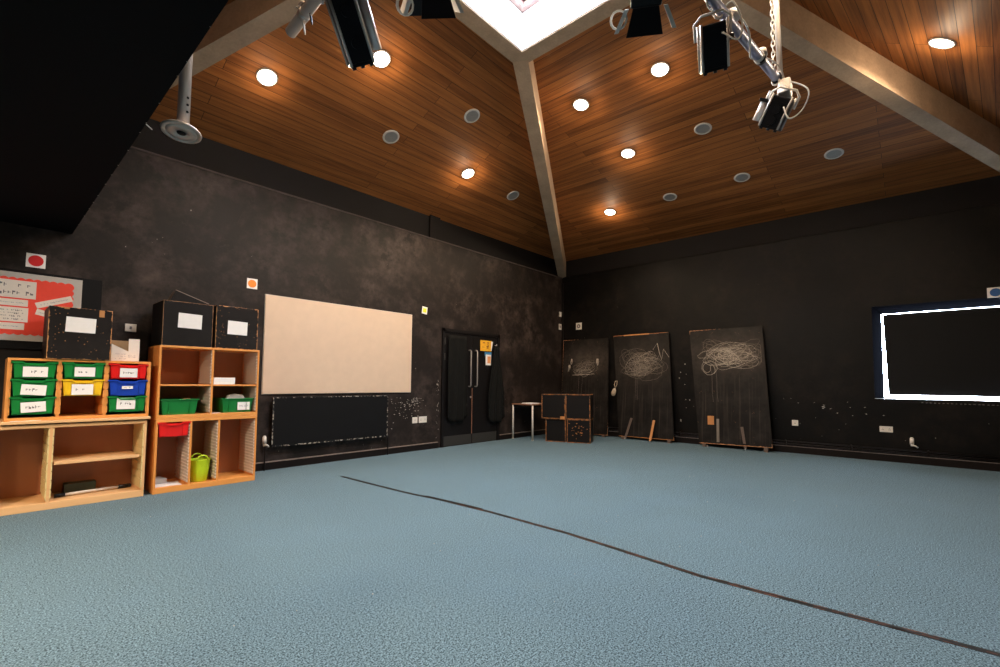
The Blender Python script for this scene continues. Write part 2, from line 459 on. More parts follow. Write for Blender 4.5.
# boarded roof planes
def roof(name, pts, along, uv0):
    bm = bmesh.new(); uvl = bm.loops.layers.uv.new('UVMap')
    P = [Vector(p) for p in pts]
    nrm = (P[1] - P[0]).cross(P[2] - P[0]).normalized()
    if nrm.z > 0: P.reverse(); nrm = -nrm
    a = Vector(along).normalized(); a = (a - nrm * a.dot(nrm)).normalized(); c = nrm.cross(a)
    lo = [bm.verts.new(p) for p in P]; hi = [bm.verts.new(p - nrm * .05) for p in P]
    bm.faces.new(lo); bm.faces.new(hi[::-1])
    for i in range(len(P)): bm.faces.new((lo[i], hi[i], hi[(i + 1) % len(P)], lo[(i + 1) % len(P)]))
    o0 = Vector(uv0)
    for f in bm.faces:
        for lp in f.loops:
            d = lp.vert.co - o0; lp[uvl].uv = (d.dot(a) + 20, d.dot(c) + 20)
    me = bpy.data.meshes.new(name); bm.to_mesh(me); bm.free(); me.materials.append(MT['plank'])
    o = bpy.data.objects.new(name, me); COL.objects.link(o); o['kind'] = 'structure'
    return o
e = .05
ZA = ZE
roof('ceiling_left', [(XB, WY + .04, ZA), (WX + .04, WY + .04, ZA), (SX1, SY1, ZT), (SX0, SY1, ZT)], (1, 0, 0), (0, WY, ZA))
roof('ceiling_right', [(WX + .04, WY + .04, ZA), (WX + .04, BY, ZA), (SX1, SY0, ZT), (SX1, SY1, ZT)], (0, 1, 0), (WX, 0, ZA))
# third plane: skew boards. plane through the right hip and the board direction
n3 = Vector((.077, .502, -.862))
def z3(x, y): return ZE - (n3.x * (x - BX) + n3.y * (y - BY)) / n3.z
roof('ceiling_near', [(BX + .1, BY - .1, z3(BX + .1, BY - .1)), (SX1, SY0, z3(SX1, SY0)), (SX0, SY0, z3(SX0, SY0)), (XB, DY - .2, z3(XB, DY - .2))], (.995, -.099, .031), (BX, BY, ZE))
roof('ceiling_back', [(XB, DY - .2, ZA - .1), (XB, WY + .04, ZA), (SX0, SY1, ZT), (SX0, SY0, ZT)], (0, 1, 0), (XB, 0, ZE))

# concrete hip beams
def hip(name, P, Q, w, depth):
    P = Vector(P); Q = Vector(Q); d = Q - P; n = Vector((-d.y, d.x, 0)).normalized() * (w / 2); up = Vector((0, 0, depth))
    mb = MB(); mb.hexa([P + n, P - n, Q - n, Q + n, P + n + up, P - n + up, Q - n + up, Q + n + up])
    return struct(name, mb, MT['concrete'])
hip('trim_1', (WX, WY, ZL - .015), (4.13, 3.40, ZR + .002), .185, .42)
hip('trim_2', (WX + .05, BY - .03, 3.66), (4.16, 1.56, ZR + .002), .17, .50)
hip('trim_3', (XB - .05, WY + .08, 3.66), (2.28, 3.42, ZR + .002), .19, .50)
hip('trim_4', (XB - .05, DY - .1, 3.66), (2.38, 1.70, ZR + .002), .19, .50)
# skylight rim, white shaft, frame, glass
def ring(mb, x0, x1, y0, y1, X0, X1, Y0, Y1, z0, z1, mi=0):
    mb.box(x0, x1, y0, Y0, z0, z1, mi=mi); mb.box(x0, x1, Y1, y1, z0, z1, mi=mi)
    mb.box(x0, X0, Y0, Y1, z0, z1, mi=mi); mb.box(X1, x1, Y0, Y1, z0, z1, mi=mi)
mb = MB(); ring(mb, SX0, SX1, SY0, SY1, IX0, IX1, IY0, IY1, ZR, ZT + .12); struct('trim_5', mb, MT['concrete'])
mb = MB(); ring(mb, IX0 - .06, IX1 + .001, IY0 - .06, IY1 + .001, IX0 + .01, IX1 - .012, IY0 + .01, IY1 - .012, ZR + .012, 5.44)
struct('trim_6', mb, MT['white'])
mb = MB(); ring(mb, IX0 - .06, IX1 + .05, IY0 - .06, IY1 + .05, IX0 + .08, IX1 - .075, IY0 + .08, IY1 - .075, 5.44, 5.50)
ring(mb, IX0 + .05, IX1 - .05, IY0 + .05, IY1 - .05, IX0 + .11, IX1 - .11, IY0 + .11, IY1 - .11, 5.50, 5.56)
struct('window_1', mb, MT['pinkish'])
mb = MB(); mb.box(IX0 + .05, IX1 - .05, IY0 + .05, IY1 - .05, 5.56, 5.575); g = mb.build('window_pane', MT['glass']); g.parent = bpy.data.objects['window_1']

# skirting and pipes
mb = MB(); mb.box(2.3, 5.44, WY - .022, WY, 0, .095); mb.box(2.3, 5.44, WY - .026, WY, .095, .108, mi=1)
mb.box(7.06, WX, WY - .022, WY, 0, .095); mb.box(7.06, WX, WY - .026, WY, .095, .108, mi=1)
struct('baseboard_left', mb, [MT['skirt'], MT['chip']])
mb = MB(); mb.box(WX - .022, WX, -1.4, WY, 0, .105); mb.box(WX - .026, WX, -1.4, WY, .105, .115, mi=1); struct('baseboard_right', mb, [MT['skirt'], MT['chip']])
mb = MB(); mb.tube([(WX - .045, -1.3, .150), (WX - .045, WY - .05, .150)], .013); mb.tube([(WX - .045, -1.3, .195), (WX - .045, WY - .05, .195)], .011)
for y in [i * .9 - 1 for i in range(8)]: mb.box(WX - .06, WX - .02, y, y + .02, .13, .21)
one('heating_pipe', mb, MT['skirt'], (WX - .045, 2.5, .17), 'black twin heating pipes running low along the right wall above the skirting', 'pipe')
# corner conduit
mb = MB(); mb.box(WX - .035, WX - .002, WY - .04, WY - .005, .12, 3.55); one('cable_conduit', mb, MT['band'], (WX - .02, WY - .02, 1.8), 'black painted conduit running up the far corner of the room', 'conduit')

# ------------------------------------------------------------------ right window
w = bpy.data.objects.new('window_2', None)
mb = MB()
ring2 = [(wy0, wy1, wz1 - .115, wz1), (wy1 - .11, wy1, wz0, wz1 - .115), (wy0, wy0 + .1, wz0, wz1 - .115)]
mb.prism([(WX + .001, wy1, wz0), (WX + .12, wy1, wz0), (WX + .12, wy1 - .11, wz0), (WX + .09, wy1 - .11, wz0)], (0, 0, wz1 - wz0))
mb.prism([(WX + .001, wy0, wz1), (WX + .12, wy0, wz1), (WX + .12, wy0, wz1 - .115), (WX + .09, wy0, wz1 - .115)], (0, wy1 - wy0, 0))
w = struct('window_2', mb, MT['navy'])
mb = MB(); mb.box(WX + .10, WX + .106, wy0 + .05, wy1 - .05, wz0, wz1 - .06); g = mb.build('window_pane', MT['glass']); g.parent = w
mb = MB(); mb.box(WX + .001, WX + .24, wy0, wy1, wz0 - .012, wz0 + .004); g = mb.build('window_sill', MT['white']); g.parent = w
# blackout board, set inside the frame with light leaking round it
mb = MB()
yl = wy1 - .11
mb.hexa([(WX + .035, wy0, wz0 + .060), (WX + .05, wy0, wz0 + .060), (WX + .05, yl - .058, wz0 + .062), (WX + .035, yl - .058, wz0 + .062),
         (WX + .035, wy0, wz1 - .132), (WX + .05, wy0, wz1 - .132), (WX + .05, yl - .022, wz1 - .132), (WX + .035, yl - .022, wz1 - .132)])
one('blackout_panel', mb, MT['blackboard'], (WX + .04, -.4, 1.6), 'black blackout board filling the window with daylight leaking round its edges', 'blackout panel')

# ------------------------------------------------------------------ door
dr = MB()
dr.box(5.51, 5.56, WY - .03, WY, 0, 2.12); dr.box(6.98, 7.04, WY - .03, WY, 0, 2.12); dr.box(5.51, 7.04, WY - .03, WY, 2.06, 2.12)
door = struct('door_1', dr, MT['door'])
for nm, x0, x1 in (('left', 5.565, 6.268), ('right', 6.284, 6.975)):
    mb = MB(); mb.box(x0, x1, WY - .012, WY - .001, .01, 2.055, .002); d = mb.build('door_leaf', MT['door']); d.parent = door
    mb = MB(); mb.box(x0 + .005, x1 - .005, WY - .0165, WY - .012, .012, .185, .001); k = mb.build('kick_plate', MT['kick']); k.parent = d
    hx = 6.180 if nm == 'left' else 6.350
    mb = MB(); mb.tube([(hx, WY - .012, 1.075), (hx, WY - .06, 1.075), (hx, WY - .075, 1.10), (hx, WY - .075, 1.73), (hx, WY - .06, 1.755), (hx, WY - .012, 1.755)], .0125, 10)
    h = mb.build('door_handle', MT['satin']); h.parent = d
    if nm == 'left':
        mb = MB(); mb.cyl((6.235, WY - .022, .875), (6.235, WY - .012, .875), .018); k = mb.build('lock_cylinder', MT['satin']); k.parent = d
        for z in (1.55, 1.83):
            mb = MB(); mb.box(5.548, 5.572, WY - .04, WY - .012, z, z + .12, .003); k = mb.build('hinge', MT['kick']); k.parent = d
mb = MB(); mb.box(6.268, 6.284, WY - .014, WY - .002, .19, 1.04); s_ = mb.build('meeting_strip', MT['laminate']); s_.parent = door
# cloths hanging on the door
def drape(name, x0, x1, ztop, zbot, label, narrow):
    mb = MB(); n = 26; m = 22; rows = []
    for j in range(m + 1):
        t = j / m; z = ztop + (zbot - ztop) * t; row = []
        for i in range(n + 1):
            s = i / n
            wdt = (x1 - x0) * (narrow + (1 - narrow) * min(1, t * 1.6)); xc = (x0 + x1) / 2
            x = xc + (s - .5) * wdt
            y = WY - .055 - .022 * math.sin(s * 17 + t * 2) * (0.3 + t) - .01
            zz = z + (.10 * (abs(s - .5) * 2) ** 3 if j > m - 4 else 0)
            row.append((x, y, zz))
        rows.append(row)
    vf = [[mb.bm.verts.new(p) for p in r] for r in rows]; vb = [[mb.bm.verts.new((p[0], p[1] + .008, p[2])) for p in r] for r in rows]
    for g_, fl in ((vf, 1), (vb, -1)):
        for j in range(m):
            for i in range(n):
                q = (g_[j][i], g_[j][i + 1], g_[j + 1][i + 1], g_[j + 1][i]); f = mb.bm.faces.new(q if fl > 0 else q[::-1]); f.smooth = True
    for j in range(m):
        mb.bm.faces.new((vf[j][0], vb[j][0], vb[j + 1][0], vf[j + 1][0])); mb.bm.faces.new((vf[j][n], vb[j][n], vb[j + 1][n], vf[j + 1][n]))
    for i in range(n):
        mb.bm.faces.new((vf[m][i], vb[m][i], vb[m][i + 1], vf[m][i + 1])); mb.bm.faces.new((vf[0][i], vb[0][i], vb[0][i + 1], vf[0][i + 1]))
    return one(name, mb, MT['cloth'], ((x0 + x1) / 2, WY - .05, ztop), label, 'curtain')
drape('black_drape', 5.60, 6.10, 2.0, .42, 'black cloth hanging down the left leaf of the double door', .9)
drape('black_drape', 6.66, 7.16, 1.88, .36, 'black cloth hung from a hook over the right edge of the double door', .25)
mb = MB(); mb.cyl((6.915, WY - .05, 1.885), (6.915, WY - .012, 1.885), .014); mb.cyl((6.915, WY - .055, 1.87), (6.915, WY - .055, 1.915), .009)
one('coat_hook', mb, MT['satin'], (6.915, WY - .03, 1.885), 'small metal hook at the top right of the double door', 'hook')
# posters on the door
mb = MB(); mb.box(6.485, 6.80, WY - .016, WY - .013, 1.765, 1.975)
for i in range(10):
    x = random.uniform(6.50, 6.72); z = random.uniform(1.78, 1.93); mb.box(x, x + random.uniform(.02, .06), WY - .0175, WY - .016, z, z + random.uniform(.01, .03), mi=1)
mb.box(6.72, 6.80, WY - .0176, WY - .016, 1.80, 1.975, mi=0)
mb.hexa([(6.785, WY - .0185, 1.78), (6.80, WY - .0185, 1.78), (6.80, WY - .016, 1.78), (6.785, WY - .016, 1.78), (6.79, WY - .0185, 1.965), (6.845, WY - .0185, 1.96), (6.845, WY - .016, 1.96), (6.79, WY - .016, 1.965)], 2)
one('yellow_poster', mb, [MT['poster'], MT['posterdark'], MT['paper']], (6.64, WY - .015, 1.87), 'yellow and brown poster stuck high on the right door leaf', 'poster')
mb = MB(); mb.box(6.61, 6.80, WY - .016, WY - .013, 1.665, 1.75); mb.box(6.64, 6.79, WY - .0165, WY - .013, 1.49, 1.70, mi=1)
mb.box(6.69, 6.78, WY - .0175, WY - .0165, 1.53, 1.665, mi=2)
one('door_card', mb, [MT['posterblue'], MT['paper'], MT['posterorange']], (6.70, WY - .015, 1.6), 'small blue white and orange card below the yellow poster on the door', 'card')

# ------------------------------------------------------------------ left wall fittings
# large pin board
t = empty('pin_board', (3.647, WY, 1.62), 'large beige cloth pin board on the black wall left of the double door', 'pin board')
mb = MB(); mb.box(2.463, 4.831, WY - .022, WY - .001, .98, 2.275, .003); mb.build('board_panel', MT['fabric'], t, t.location)
mb = MB(); mb.box(2.458, 4.836, WY - .012, WY, .975, 2.28); mb.build('board_edge', MT['board_edge'], t, t.location)
# radiator
t = empty('radiator', (3.46, WY, .295), 'flat black radiator with chipped white edges under the beige pin board', 'radiator')
mb = MB(); mb.box(2.577, 4.342, WY - .085, WY - .055, .295, .937, .006); fp = mb.build('front_panel', MT['rad'], t, t.location)
mb = MB(); ey = WY - .0865
for (a, b, c, d) in ((2.577, 4.342, .295, .312), (2.577, 4.342, .925, .937), (2.577, 2.592, .312, .925), (4.328, 4.342, .312, .925)): mb.box(a, b, ey, ey + .004, c, d)
mb.build('panel_edge', MT['chipedge'], fp, t.location)
mb = MB()
for i in range(30): mb.box(2.62 + i * .0575, 2.635 + i * .0575, WY - .055, WY - .02, .32, .91)
mb.build('convector_fins', MT['blackboard'], t, t.location)
for a in (2.64, 4.22):
    mb = MB(); mb.box(a, a + .04, WY - .055, WY - .001, .36, .86); mb.build('wall_bracket', MT['blackboard'], t, t.location)
for a, b in ((2.60, 2.51), (4.32, 4.38)):
    mb = MB(); mb.tube([(a, WY - .05, .31), (b, WY - .05, .31), (b, WY - .05, 0.0)], .009); mb.build('pipe_tail', MT['skirt'], t, t.location)
def trv(loc, parent_off, label=None, par=None):
    m = MB(); x, y, z = loc
    m.cyl((x, y, z), (x, y, z + .085), .026, .023); m.cyl((x, y, z + .085), (x, y, z + .10), .023, .014); m.cyl((x, y, z - .03), (x, y, z), .014, .02)
    return m
m = trv((2.50, WY - .05, .345), None); vh = m.build('valve_head', MT['plate'], t, t.location)
m = MB(); m.tube([(2.50, WY - .06, .33), (2.53, WY - .075, .325), (2.55, WY - .065, .30)], .011); m.build('valve_lever', MT['plate'], vh, t.location)
m = trv((WX - .05, .085, .29), None); m.tube([(WX - .06, .085, .275), (WX - .075, .05, .27), (WX - .07, .02, .245)], .010)
one('radiator_valve', m, MT['plate'], (WX - .05, .085, .27), 'white thermostatic valve low on the right wall below the window', 'valve')

def wallplate(name, plane, a0, a1, z0, z1, label, cat, detail='socket', group=None, mat=None):
    m = MB(); D = .012
    if plane == 'y': m.box(a0, a1, WY - D, WY, z0, z1, .003)
    else: m.box(WX - D, WX, a0, a1, z0, z1, .003)
    w_ = a1 - a0
    n = 2 if w_ > .14 else 1
    for k in range(n):
        c = a0 + w_ * (k + .5) / n; zc = (z0 + z1) / 2
        hs = [(-.012, -.012), (.004, -.012), (-.003, .008)] if detail == 'socket' else ([(-.01, -.015)] if detail == 'switch' else [])
        for dx, dz in hs:
            ww, hh = (.007, .010) if detail == 'socket' else (.02, .03)
            if plane == 'y': m.box(c + dx, c + dx + ww, WY - D - .001, WY - D + .002, zc + dz, zc + dz + hh, mi=1)
            else: m.box(WX - D - .001, WX - D + .002, c + dx, c + dx + ww, zc + dz, zc + dz + hh, mi=1)
    if detail == 'disc':
        c = (a0 + a1) / 2; zc = (z0 + z1) / 2; r = min(a1 - a0, z1 - z0) * .30
        if plane == 'x': m.cyl((WX - D - .004, c, zc), (WX - D, c, zc), r, mi=1); m.cyl((WX - D - .006, c, zc), (WX - D - .003, c, zc), r * .35, mi=0)
        else: m.cyl((c, WY - D - .008, zc), (c, WY - D, zc), r, mi=2)
    loc = ((a0 + a1) / 2, WY, (z0 + z1) / 2) if plane == 'y' else (WX, (a0 + a1) / 2, (z0 + z1) / 2)
    return one(name, m, [MT['plate'], MT['ink'], MT['ink_soft']], loc, label, cat)
wallplate('wall_socket', 'y', 4.885, 4.99, .46, .56, 'small white wall socket, left of the pair beside the double door', 'socket')
wallplate('wall_socket', 'y', 5.02, 5.19, .46, .565, 'wide white double socket nearest the left side of the double door', 'socket')
wallplate('light_switch', 'y', 1.036, 1.134, 1.667, 1.75, 'cream switch on the left wall above the cardboard box', 'switch', 'switch')
wallplate('wall_sensor', 'y', 9.18, 9.27, 2.73, 2.85, 'small white box highest in the far corner of the room', 'wall sensor', '')
wallplate('thermostat', 'y', 9.165, 9.27, 2.42, 2.56, 'white thermostat in the far corner below the small white box', 'thermostat', 'disc')
wallplate('wall_control', 'x', 5.77, 5.925, 2.40, 2.56, 'white plate with black round dial on the right wall by the corner', 'wall control', 'disc')
wallplate('wall_socket', 'x', 1.525, 1.615, .46, .555, 'single white socket on the right wall beside the widest leaning panel', 'socket')
wallplate('wall_socket', 'x', .297, .454, .442, .53, 'double white socket low on the right wall under the window', 'socket')

def dot_sign(plane, a0, a1, z0, z1, mat, label, rot=0.0, square=False):
    t = empty('dot_sign', ((a0 + a1) / 2, WY, (z0 + z1) / 2) if plane == 'y' else (WX, (a0 + a1) / 2, (z0 + z1) / 2), label, 'sign')
    w_ = (a1 - a0) / 2; h_ = (z1 - z0) / 2
    m = MB(); m.box(-w_, w_, -.004, -.001, -h_, h_); o = m.build('sign_card', MT['paper'], t)
    m = MB(); r = min(w_, h_) * .80
    if square: m.box(-r * .8, r * .8, -.006, -.004, -r * .8, r * .8)
    else: m.cyl((0, -.006, 0), (0, -.004, 0), r, seg=28)
    o2 = m.build('colour_dot', mat, t)
    if plane == 'y': t.rotation_euler = (0, rot, 0)
    else: t.rotation_euler = (0, 0, -math.pi / 2)
    return t
dot_sign('y', .264, .40, 2.222, 2.355, MT['redsign'], 'white square sign with red disc above the notice board')
dot_sign('y', 2.234, 2.36, 2.325, 2.455, MT['orange'], 'white square sign with orange disc beside the beige pin board')
dot_sign('y', 5.052, 5.165, 2.325, 2.45, MT['yelsign'], 'white card with yellow centre on the wall above and left of the door', math.radians(6), True)
dot_sign('x', -.93, -.768, 2.38, 2.52, MT['bluesign'], 'white sign with blue disc above the window on the right wall')

# notice board on a black backing board
mb = MB(); mb.box(-.55, .83, WY - .03, WY - .001, 1.43, 2.175, .003); one('backing_board', mb, MT['blackboard'], (.14, WY - .02, 1.8), 'black backing board behind the red notice board', 'board')
t = empty('notice_board', (.1, WY - .03, 1.83), 'notice board with red scalloped paper and white notices above the tray units', 'notice board')
bx0, bx1, bz0, bz1 = -.50, .672, 1.507, 2.148
Y0 = WY - .034
mb = MB(); mb.box(bx0, bx1, Y0 - .016, WY - .031, bz0, bz1, .002); mb.build('board_panel', MT['grey_cork'], t, t.location)
# scalloped red paper
P = []; x0, x1, z0, z1 = bx0 + .05, .60, bz0 + .065, bz1 - .06
def scal(ax, ay, bx_, by_, n, amp):
    out = []
    for i in range(n * 8):
        s = i / (n * 8.0); w_ = abs(math.sin(math.pi * s * n)) * amp
        dx, dy = bx_ - ax, by_ - ay; L = math.hypot(dx, dy); nx, ny = dy / L, -dx / L
        out.append((ax + dx * s + nx * w_, ay + dy * s + ny * w_))
    return out
loop = scal(x0, z0, x1, z0, 19, .013) + scal(x1, z0, x1, z1, 9, .013) + scal(x1, z1, x0, z1, 19, .013) + scal(x0, z1, x0, z0, 9, .013)
mb = MB(); mb.prism([(a, Y0 - .017, b) for a, b in loop], (0, .002, 0)); mb.build('red_paper', MT['redpaper'], t, t.location)
def strokes(m, x0, x1, z0, z1, y, rows, mi, hgt, dens=1.0):
    # rows of small handwriting-like marks
    for r in range(rows):
        zc = z1 - (z1 - z0) * (r + .5) / rows; x = x0
        while x < x1 - .01:
            L = random.uniform(.4, 1.0) * hgt
            k = random.random()
            if k < .8:
                m.box(x, x + hgt * .16, y - .0006, y, zc - L / 2, zc + L / 2, mi=mi)
                m.box(x, x + hgt * .5, y - .0006, y, zc + random.choice((-1, 0, 1)) * L / 2 - hgt * .06, zc + hgt * .06, mi=mi)
                x += hgt * .72
            else: x += hgt * .8
def notice(cx, cz, w_, h_, rot, rows, hgt, mi=1, mats=('paper_pink', 'ink')):
    m = MB(); m.box(-w_ / 2, w_ / 2, -.0015, 0, -h_ / 2, h_ / 2)
    if rows: strokes(m, -w_ / 2 + .02, w_ / 2 - .025, -h_ / 2 + .012, h_ / 2 - .012, -.0015, rows, 1, hgt)
    bmesh.ops.rotate(m.bm, cent=(0, 0, 0), matrix=Matrix.Rotation(rot, 3, 'Y'), verts=m.bm.verts)
    bmesh.ops.translate(m.bm, vec=(cx, Y0 - .0175, cz), verts=m.bm.verts)
    return m.build('notice', [MT[mats[0]], MT[mats[1]]], t, t.location)
notice(.035, 1.990, .62, .165, 0, 2, .040)
notice(.02, 1.862, .55, .062, 0, 1, .014, mats=('paper_pink', 'ink_soft'))
notice(.01, 1.750, .58, .135, 0, 4, .018)
notice(.0, 1.640, .56, .062, 0, 1, .014, mats=('paper_pink', 'ink_soft'))
notice(.475, 1.90, .27, .055, math.radians(-22), 1, .016, mats=('paper_pink', 'ink_soft'))
notice(.43, 1.775, .16, .055, math.radians(14), 1, .016, mats=('paper_pink', 'ink_soft'))

# ------------------------------------------------------------------ storage furniture
YF, YB = 5.76, 6.23
def unit(name, x0, x1, z0, z1, label, cat='shelf unit', side=.018, top=.018, bot=.05, mats=('beech', 'beechh', 'back'), over=.0, divs=(), shelves=(), yf=YF, yb=YB):
    t = empty(name, ((x0 + x1) / 2, yb, z0), label, cat); L = t.location
    A, B, C_ = MT[mats[0]], MT[mats[1]], MT[mats[2]]
    for a in (x0, x1 - side):
        m = MB(); m.box(a, a + side, yf, yb, z0, z1 - top, .002); m.build('side_panel', A, t, L)
    m = MB(); m.box(x0 - over, x1 + over, yf - over, yb, z1 - top, z1, .002); m.build('top_panel', B, t, L)
    m = MB(); m.box(x0 + side, x1 - side, yf + .002, yb, z0, z0 + bot, .002); m.build('bottom_panel', B, t, L)
    m = MB(); m.box(x0 + side, x1 - side, yb - .012, yb - .002, z0 + bot, z1 - top); m.build('back_panel', C_, t, L)
    for d in divs:
        m = MB(); m.box(d, d + side, yf + .003, yb - .012, z0 + bot, z1 - top, .001); m.build('divider', A, t, L)
    for (a, b, z, th) in shelves:
        m = MB(); m.box(a, b, yf + .012, yb - .012, z, z + th, .0015); m.build('shelf', B, t, L)
    return t
def runner(t, x, sgn, z0, z1, mat, yf=YF + .004, deep=.40, pitch=.031, notched=False):
    # ribbed tray-runner strip; sgn +1: fixed on the left face looking +x
    L = t.location; m = MB()
    m.box(min(x, x + sgn * .003), max(x, x + sgn * .003), yf + .006, yf + deep, z0, z1)
    k = int((z1 - z0) / pitch)
    for i in range(k):
        z = z0 + (i + .3) * pitch
        w_ = .009 if notched else .013; m.box(min(x, x + sgn * w_), max(x, x + sgn * w_), yf, yf + deep, z, z + pitch * (.84 if notched else .42))
    m.build('tray_runner', mat, t, L)

# upper tray unit (left)
X0, X1 = .173, 1.170
U1 = unit('tray_unit', X0, X1, .787, 1.330, 'beech three-column tray unit of coloured trays standing on the pale unit', 'tray unit', .020, .022, .026, ('beech', 'beechh', 'back'), divs=(.491, .818))
m = MB(); m.box(X0 - .02, X1 + .012, YF - .03, YB, .760, .786, .004); m.build('base_board', MT['pale'], U1, U1.location)
for x, s in ((X0 + .020, 1), (.491, -1), (.511, 1), (.818, -1), (.838, 1), (X1 - .020, -1)):
    runner(U1, x, s, .815, 1.300, MT['beechh'], pitch=.075, deep=.42, notched=True)
# lower pale unit
LX0, LX1 = .127, 1.162
U2 = unit('pale_shelf_unit', LX0, LX1, 0, .748, 'pale beech low shelf unit on the carpet with cream notched runners', 'shelf unit', .020, .030, .062, ('palev', 'pale', 'back'), divs=(.462,),
          shelves=((.502, 1.115, .385, .026),))
for x, s in ((LX0 + .020, 1), (.462, -1), (.482, 1), (LX1 - .020, -1)):
    runner(U2, x, s, .075, .700, MT['runner'], yf=YF - .001, pitch=.078, deep=.42, notched=True)
# tall bookcase: upper and lower unit
TX0, TX1 = 1.235, 2.208
U3 = unit('bookcase', TX0, TX1, .752, 1.507, 'beech two-column open bookcase standing on the three-column base unit', 'bookcase', .020, .020, .036, divs=(1.716,),
          shelves=((1.257, 1.714, 1.088, .016), (1.738, 2.186, 1.088, .016)))
U4 = unit('base_unit', TX0, TX1, 0, .750, 'beech three-column base unit on the carpet holding the lime bucket', 'shelf unit', .020, .034, .055, divs=(1.537, 1.803))
for x, a, b in ((1.716, .80, 1.085), (1.716, 1.11, 1.48), (2.188, .80, 1.085), (2.188, 1.11, 1.48)): runner(U3, x, -1, a, b, MT['runnerw'], deep=.40, pitch=.034)
for x in (1.537, 1.803, 2.188): runner(U4, x, -1, .075, .70, MT['runnerw'], deep=.42, pitch=.034)

# trays
def tray(x0, x1, ztop, h, mat, label, lab=None, yfront=YF - .012, depth=.42, group=None, small=False):
    xc = (x0 + x1) / 2; w_ = x1 - x0
    t = empty('storage_tray', (xc, yfront + depth / 2, ztop - h), label, 'tray', group=group); L = t.location
    m = MB(); tw = .012; th = .004
    a0, a1 = x0 + tw, x1 - tw; b0, b1 = a0 + .010, a1 - .010; y0, y1 = yfront, yfront + depth; z1 = ztop - .012; z0 = ztop - h
    # shell of four tapered walls and a floor
    o = [(a0, y0, z1), (a1, y0, z1), (a1, y1, z1), (a0, y1, z1)]; p = [(b0, y0 + .008, z0), (b1, y0 + .008, z0), (b1, y1 - .008, z0), (b0, y1 - .008, z0)]
    def ins(q, k): return [(q[0][0] + k, q[0][1] + k, q[0][2]), (q[1][0] - k, q[1][1] + k, q[1][2]), (q[2][0] - k, q[2][1] - k, q[2][2]), (q[3][0] + k, q[3][1] - k, q[3][2])]
    oi, pi_ = ins(o, th), ins(p, th)
    V = [[m.bm.verts.new(v) for v in q] for q in (o, p, oi, [(a, b, c + th) for a, b, c in pi_])]
    for i in range(4):
        j = (i + 1) % 4
        m.bm.faces.new((V[0][i], V[0][j], V[1][j], V[1][i])); m.bm.faces.new((V[2][i], V[2][j], V[3][j], V[3][i])); m.bm.faces.new((V[0][i], V[0][j], V[2][j], V[2][i]))
    m.bm.faces.new(V[1]); m.bm.faces.new(V[3])
    # raised front side ribs
    m.box(b0 + .002, b0 + .045, y0 - .003, y0 + .008, z0 + .01, z1 - .012, .001); m.box(b1 - .045, b1 - .002, y0 - .003, y0 + .008, z0 + .01, z1 - .012, .001)
    tb = m.build('tray_body', mat, t, L)
    # rim: straight on sides and back, dipped lip in front
    m = MB(); y = y0 - .012
    prof = [(x0, 0), (x0 + w_ * .24, 0), (x0 + w_ * .32, -.020), (x1 - w_ * .32, -.020), (x1 - w_ * .24, 0), (x1, 0)]
    for (xa, za), (xb, zb) in zip(prof[:-1], prof[1:]):
        m.hexa([(xa, y, ztop + za - .014), (xb, y, ztop + zb - .014), (xb, y0 + .012, ztop + zb - .014), (xa, y0 + .012, ztop + za - .014),
                (xa, y, ztop + za), (xb, y, ztop + zb), (xb, y0 + .012, ztop + zb), (xa, y0 + .012, ztop + za)])
    m.box(x0, a0 + .004, y0 + .01, y1, ztop - .012, ztop); m.box(a1 - .004, x1, y0 + .01, y1, ztop - .012, ztop); m.box(x0, x1, y1 - .004, y1 + .01, ztop - .012, ztop)
    m.build('tray_rim', mat, t, L)
    if lab:
        lx0, lx1, lz0, lz1, rot, txt = lab
        m = MB(); cw, ch = (lx1 - lx0) / 2, (lz1 - lz0) / 2
        m.box(-cw, cw, -.0012, 0, -ch, ch)
        if txt: strokes(m, -cw * .62, cw * .68, -ch * .4, ch * .4, -.0012, 1, 1, ch * txt)
        bmesh.ops.rotate(m.bm, cent=(0, 0, 0), matrix=Matrix.Rotation(rot, 3, 'Y'), verts=m.bm.verts)
        bmesh.ops.translate(m.bm, vec=((lx0 + lx1) / 2, y0 - .0045, (lz0 + lz1) / 2), verts=m.bm.verts)
        m.build('tray_label', [MT['paper'], MT['ink']], tb, L)['label'] = 'white paper label'
    return t
TG = None
tray(.196, .488, 1.300, .145, MT['green'], 'green tray at the top of the left tray column', (.267, .423, 1.168, 1.256, 0, .62))
tray(.196, .488, 1.149, .150, MT['green'], 'green tray in the middle of the left tray column', (.262, .420, 1.010, 1.100, math.radians(4), .62))
tray(.196, .488, .993, .150, MT['green'], 'green tray at the bottom of the left tray column', (.268, .424, .862, .950, math.radians(-4), .62))
tray(.514, .815, 1.303, .145, MT['green'], 'green tray above the yellow tray in the middle column', (.598, .742, 1.175, 1.262, 0, .5))
tray(.514, .815, 1.149, .150, MT['yellow'], 'yellow tray, the only yellow one, in the middle tray column', (.585, .735, 1.008, 1.105, 0, .62))
tray(.841, 1.147, 1.303, .145, MT['red'], 'red tray at the top of the right tray column', (.925, 1.060, 1.172, 1.262, 0, .55))
tray(.841, 1.147, 1.147, .150, MT['blue'], 'blue tray, the only blue one, in the right tray column', (.945, 1.030, 1.060, 1.088, 0, .8))
tray(.841, 1.147, .990, .150, MT['green'], 'green tray below the blue tray in the right column', (.912, 1.055, .865, .972, math.radians(1), .45))
tray(1.250, 1.538, .713, .145, MT['red'], 'red tray at the top left of the base unit above loose papers', None, YF + .0)
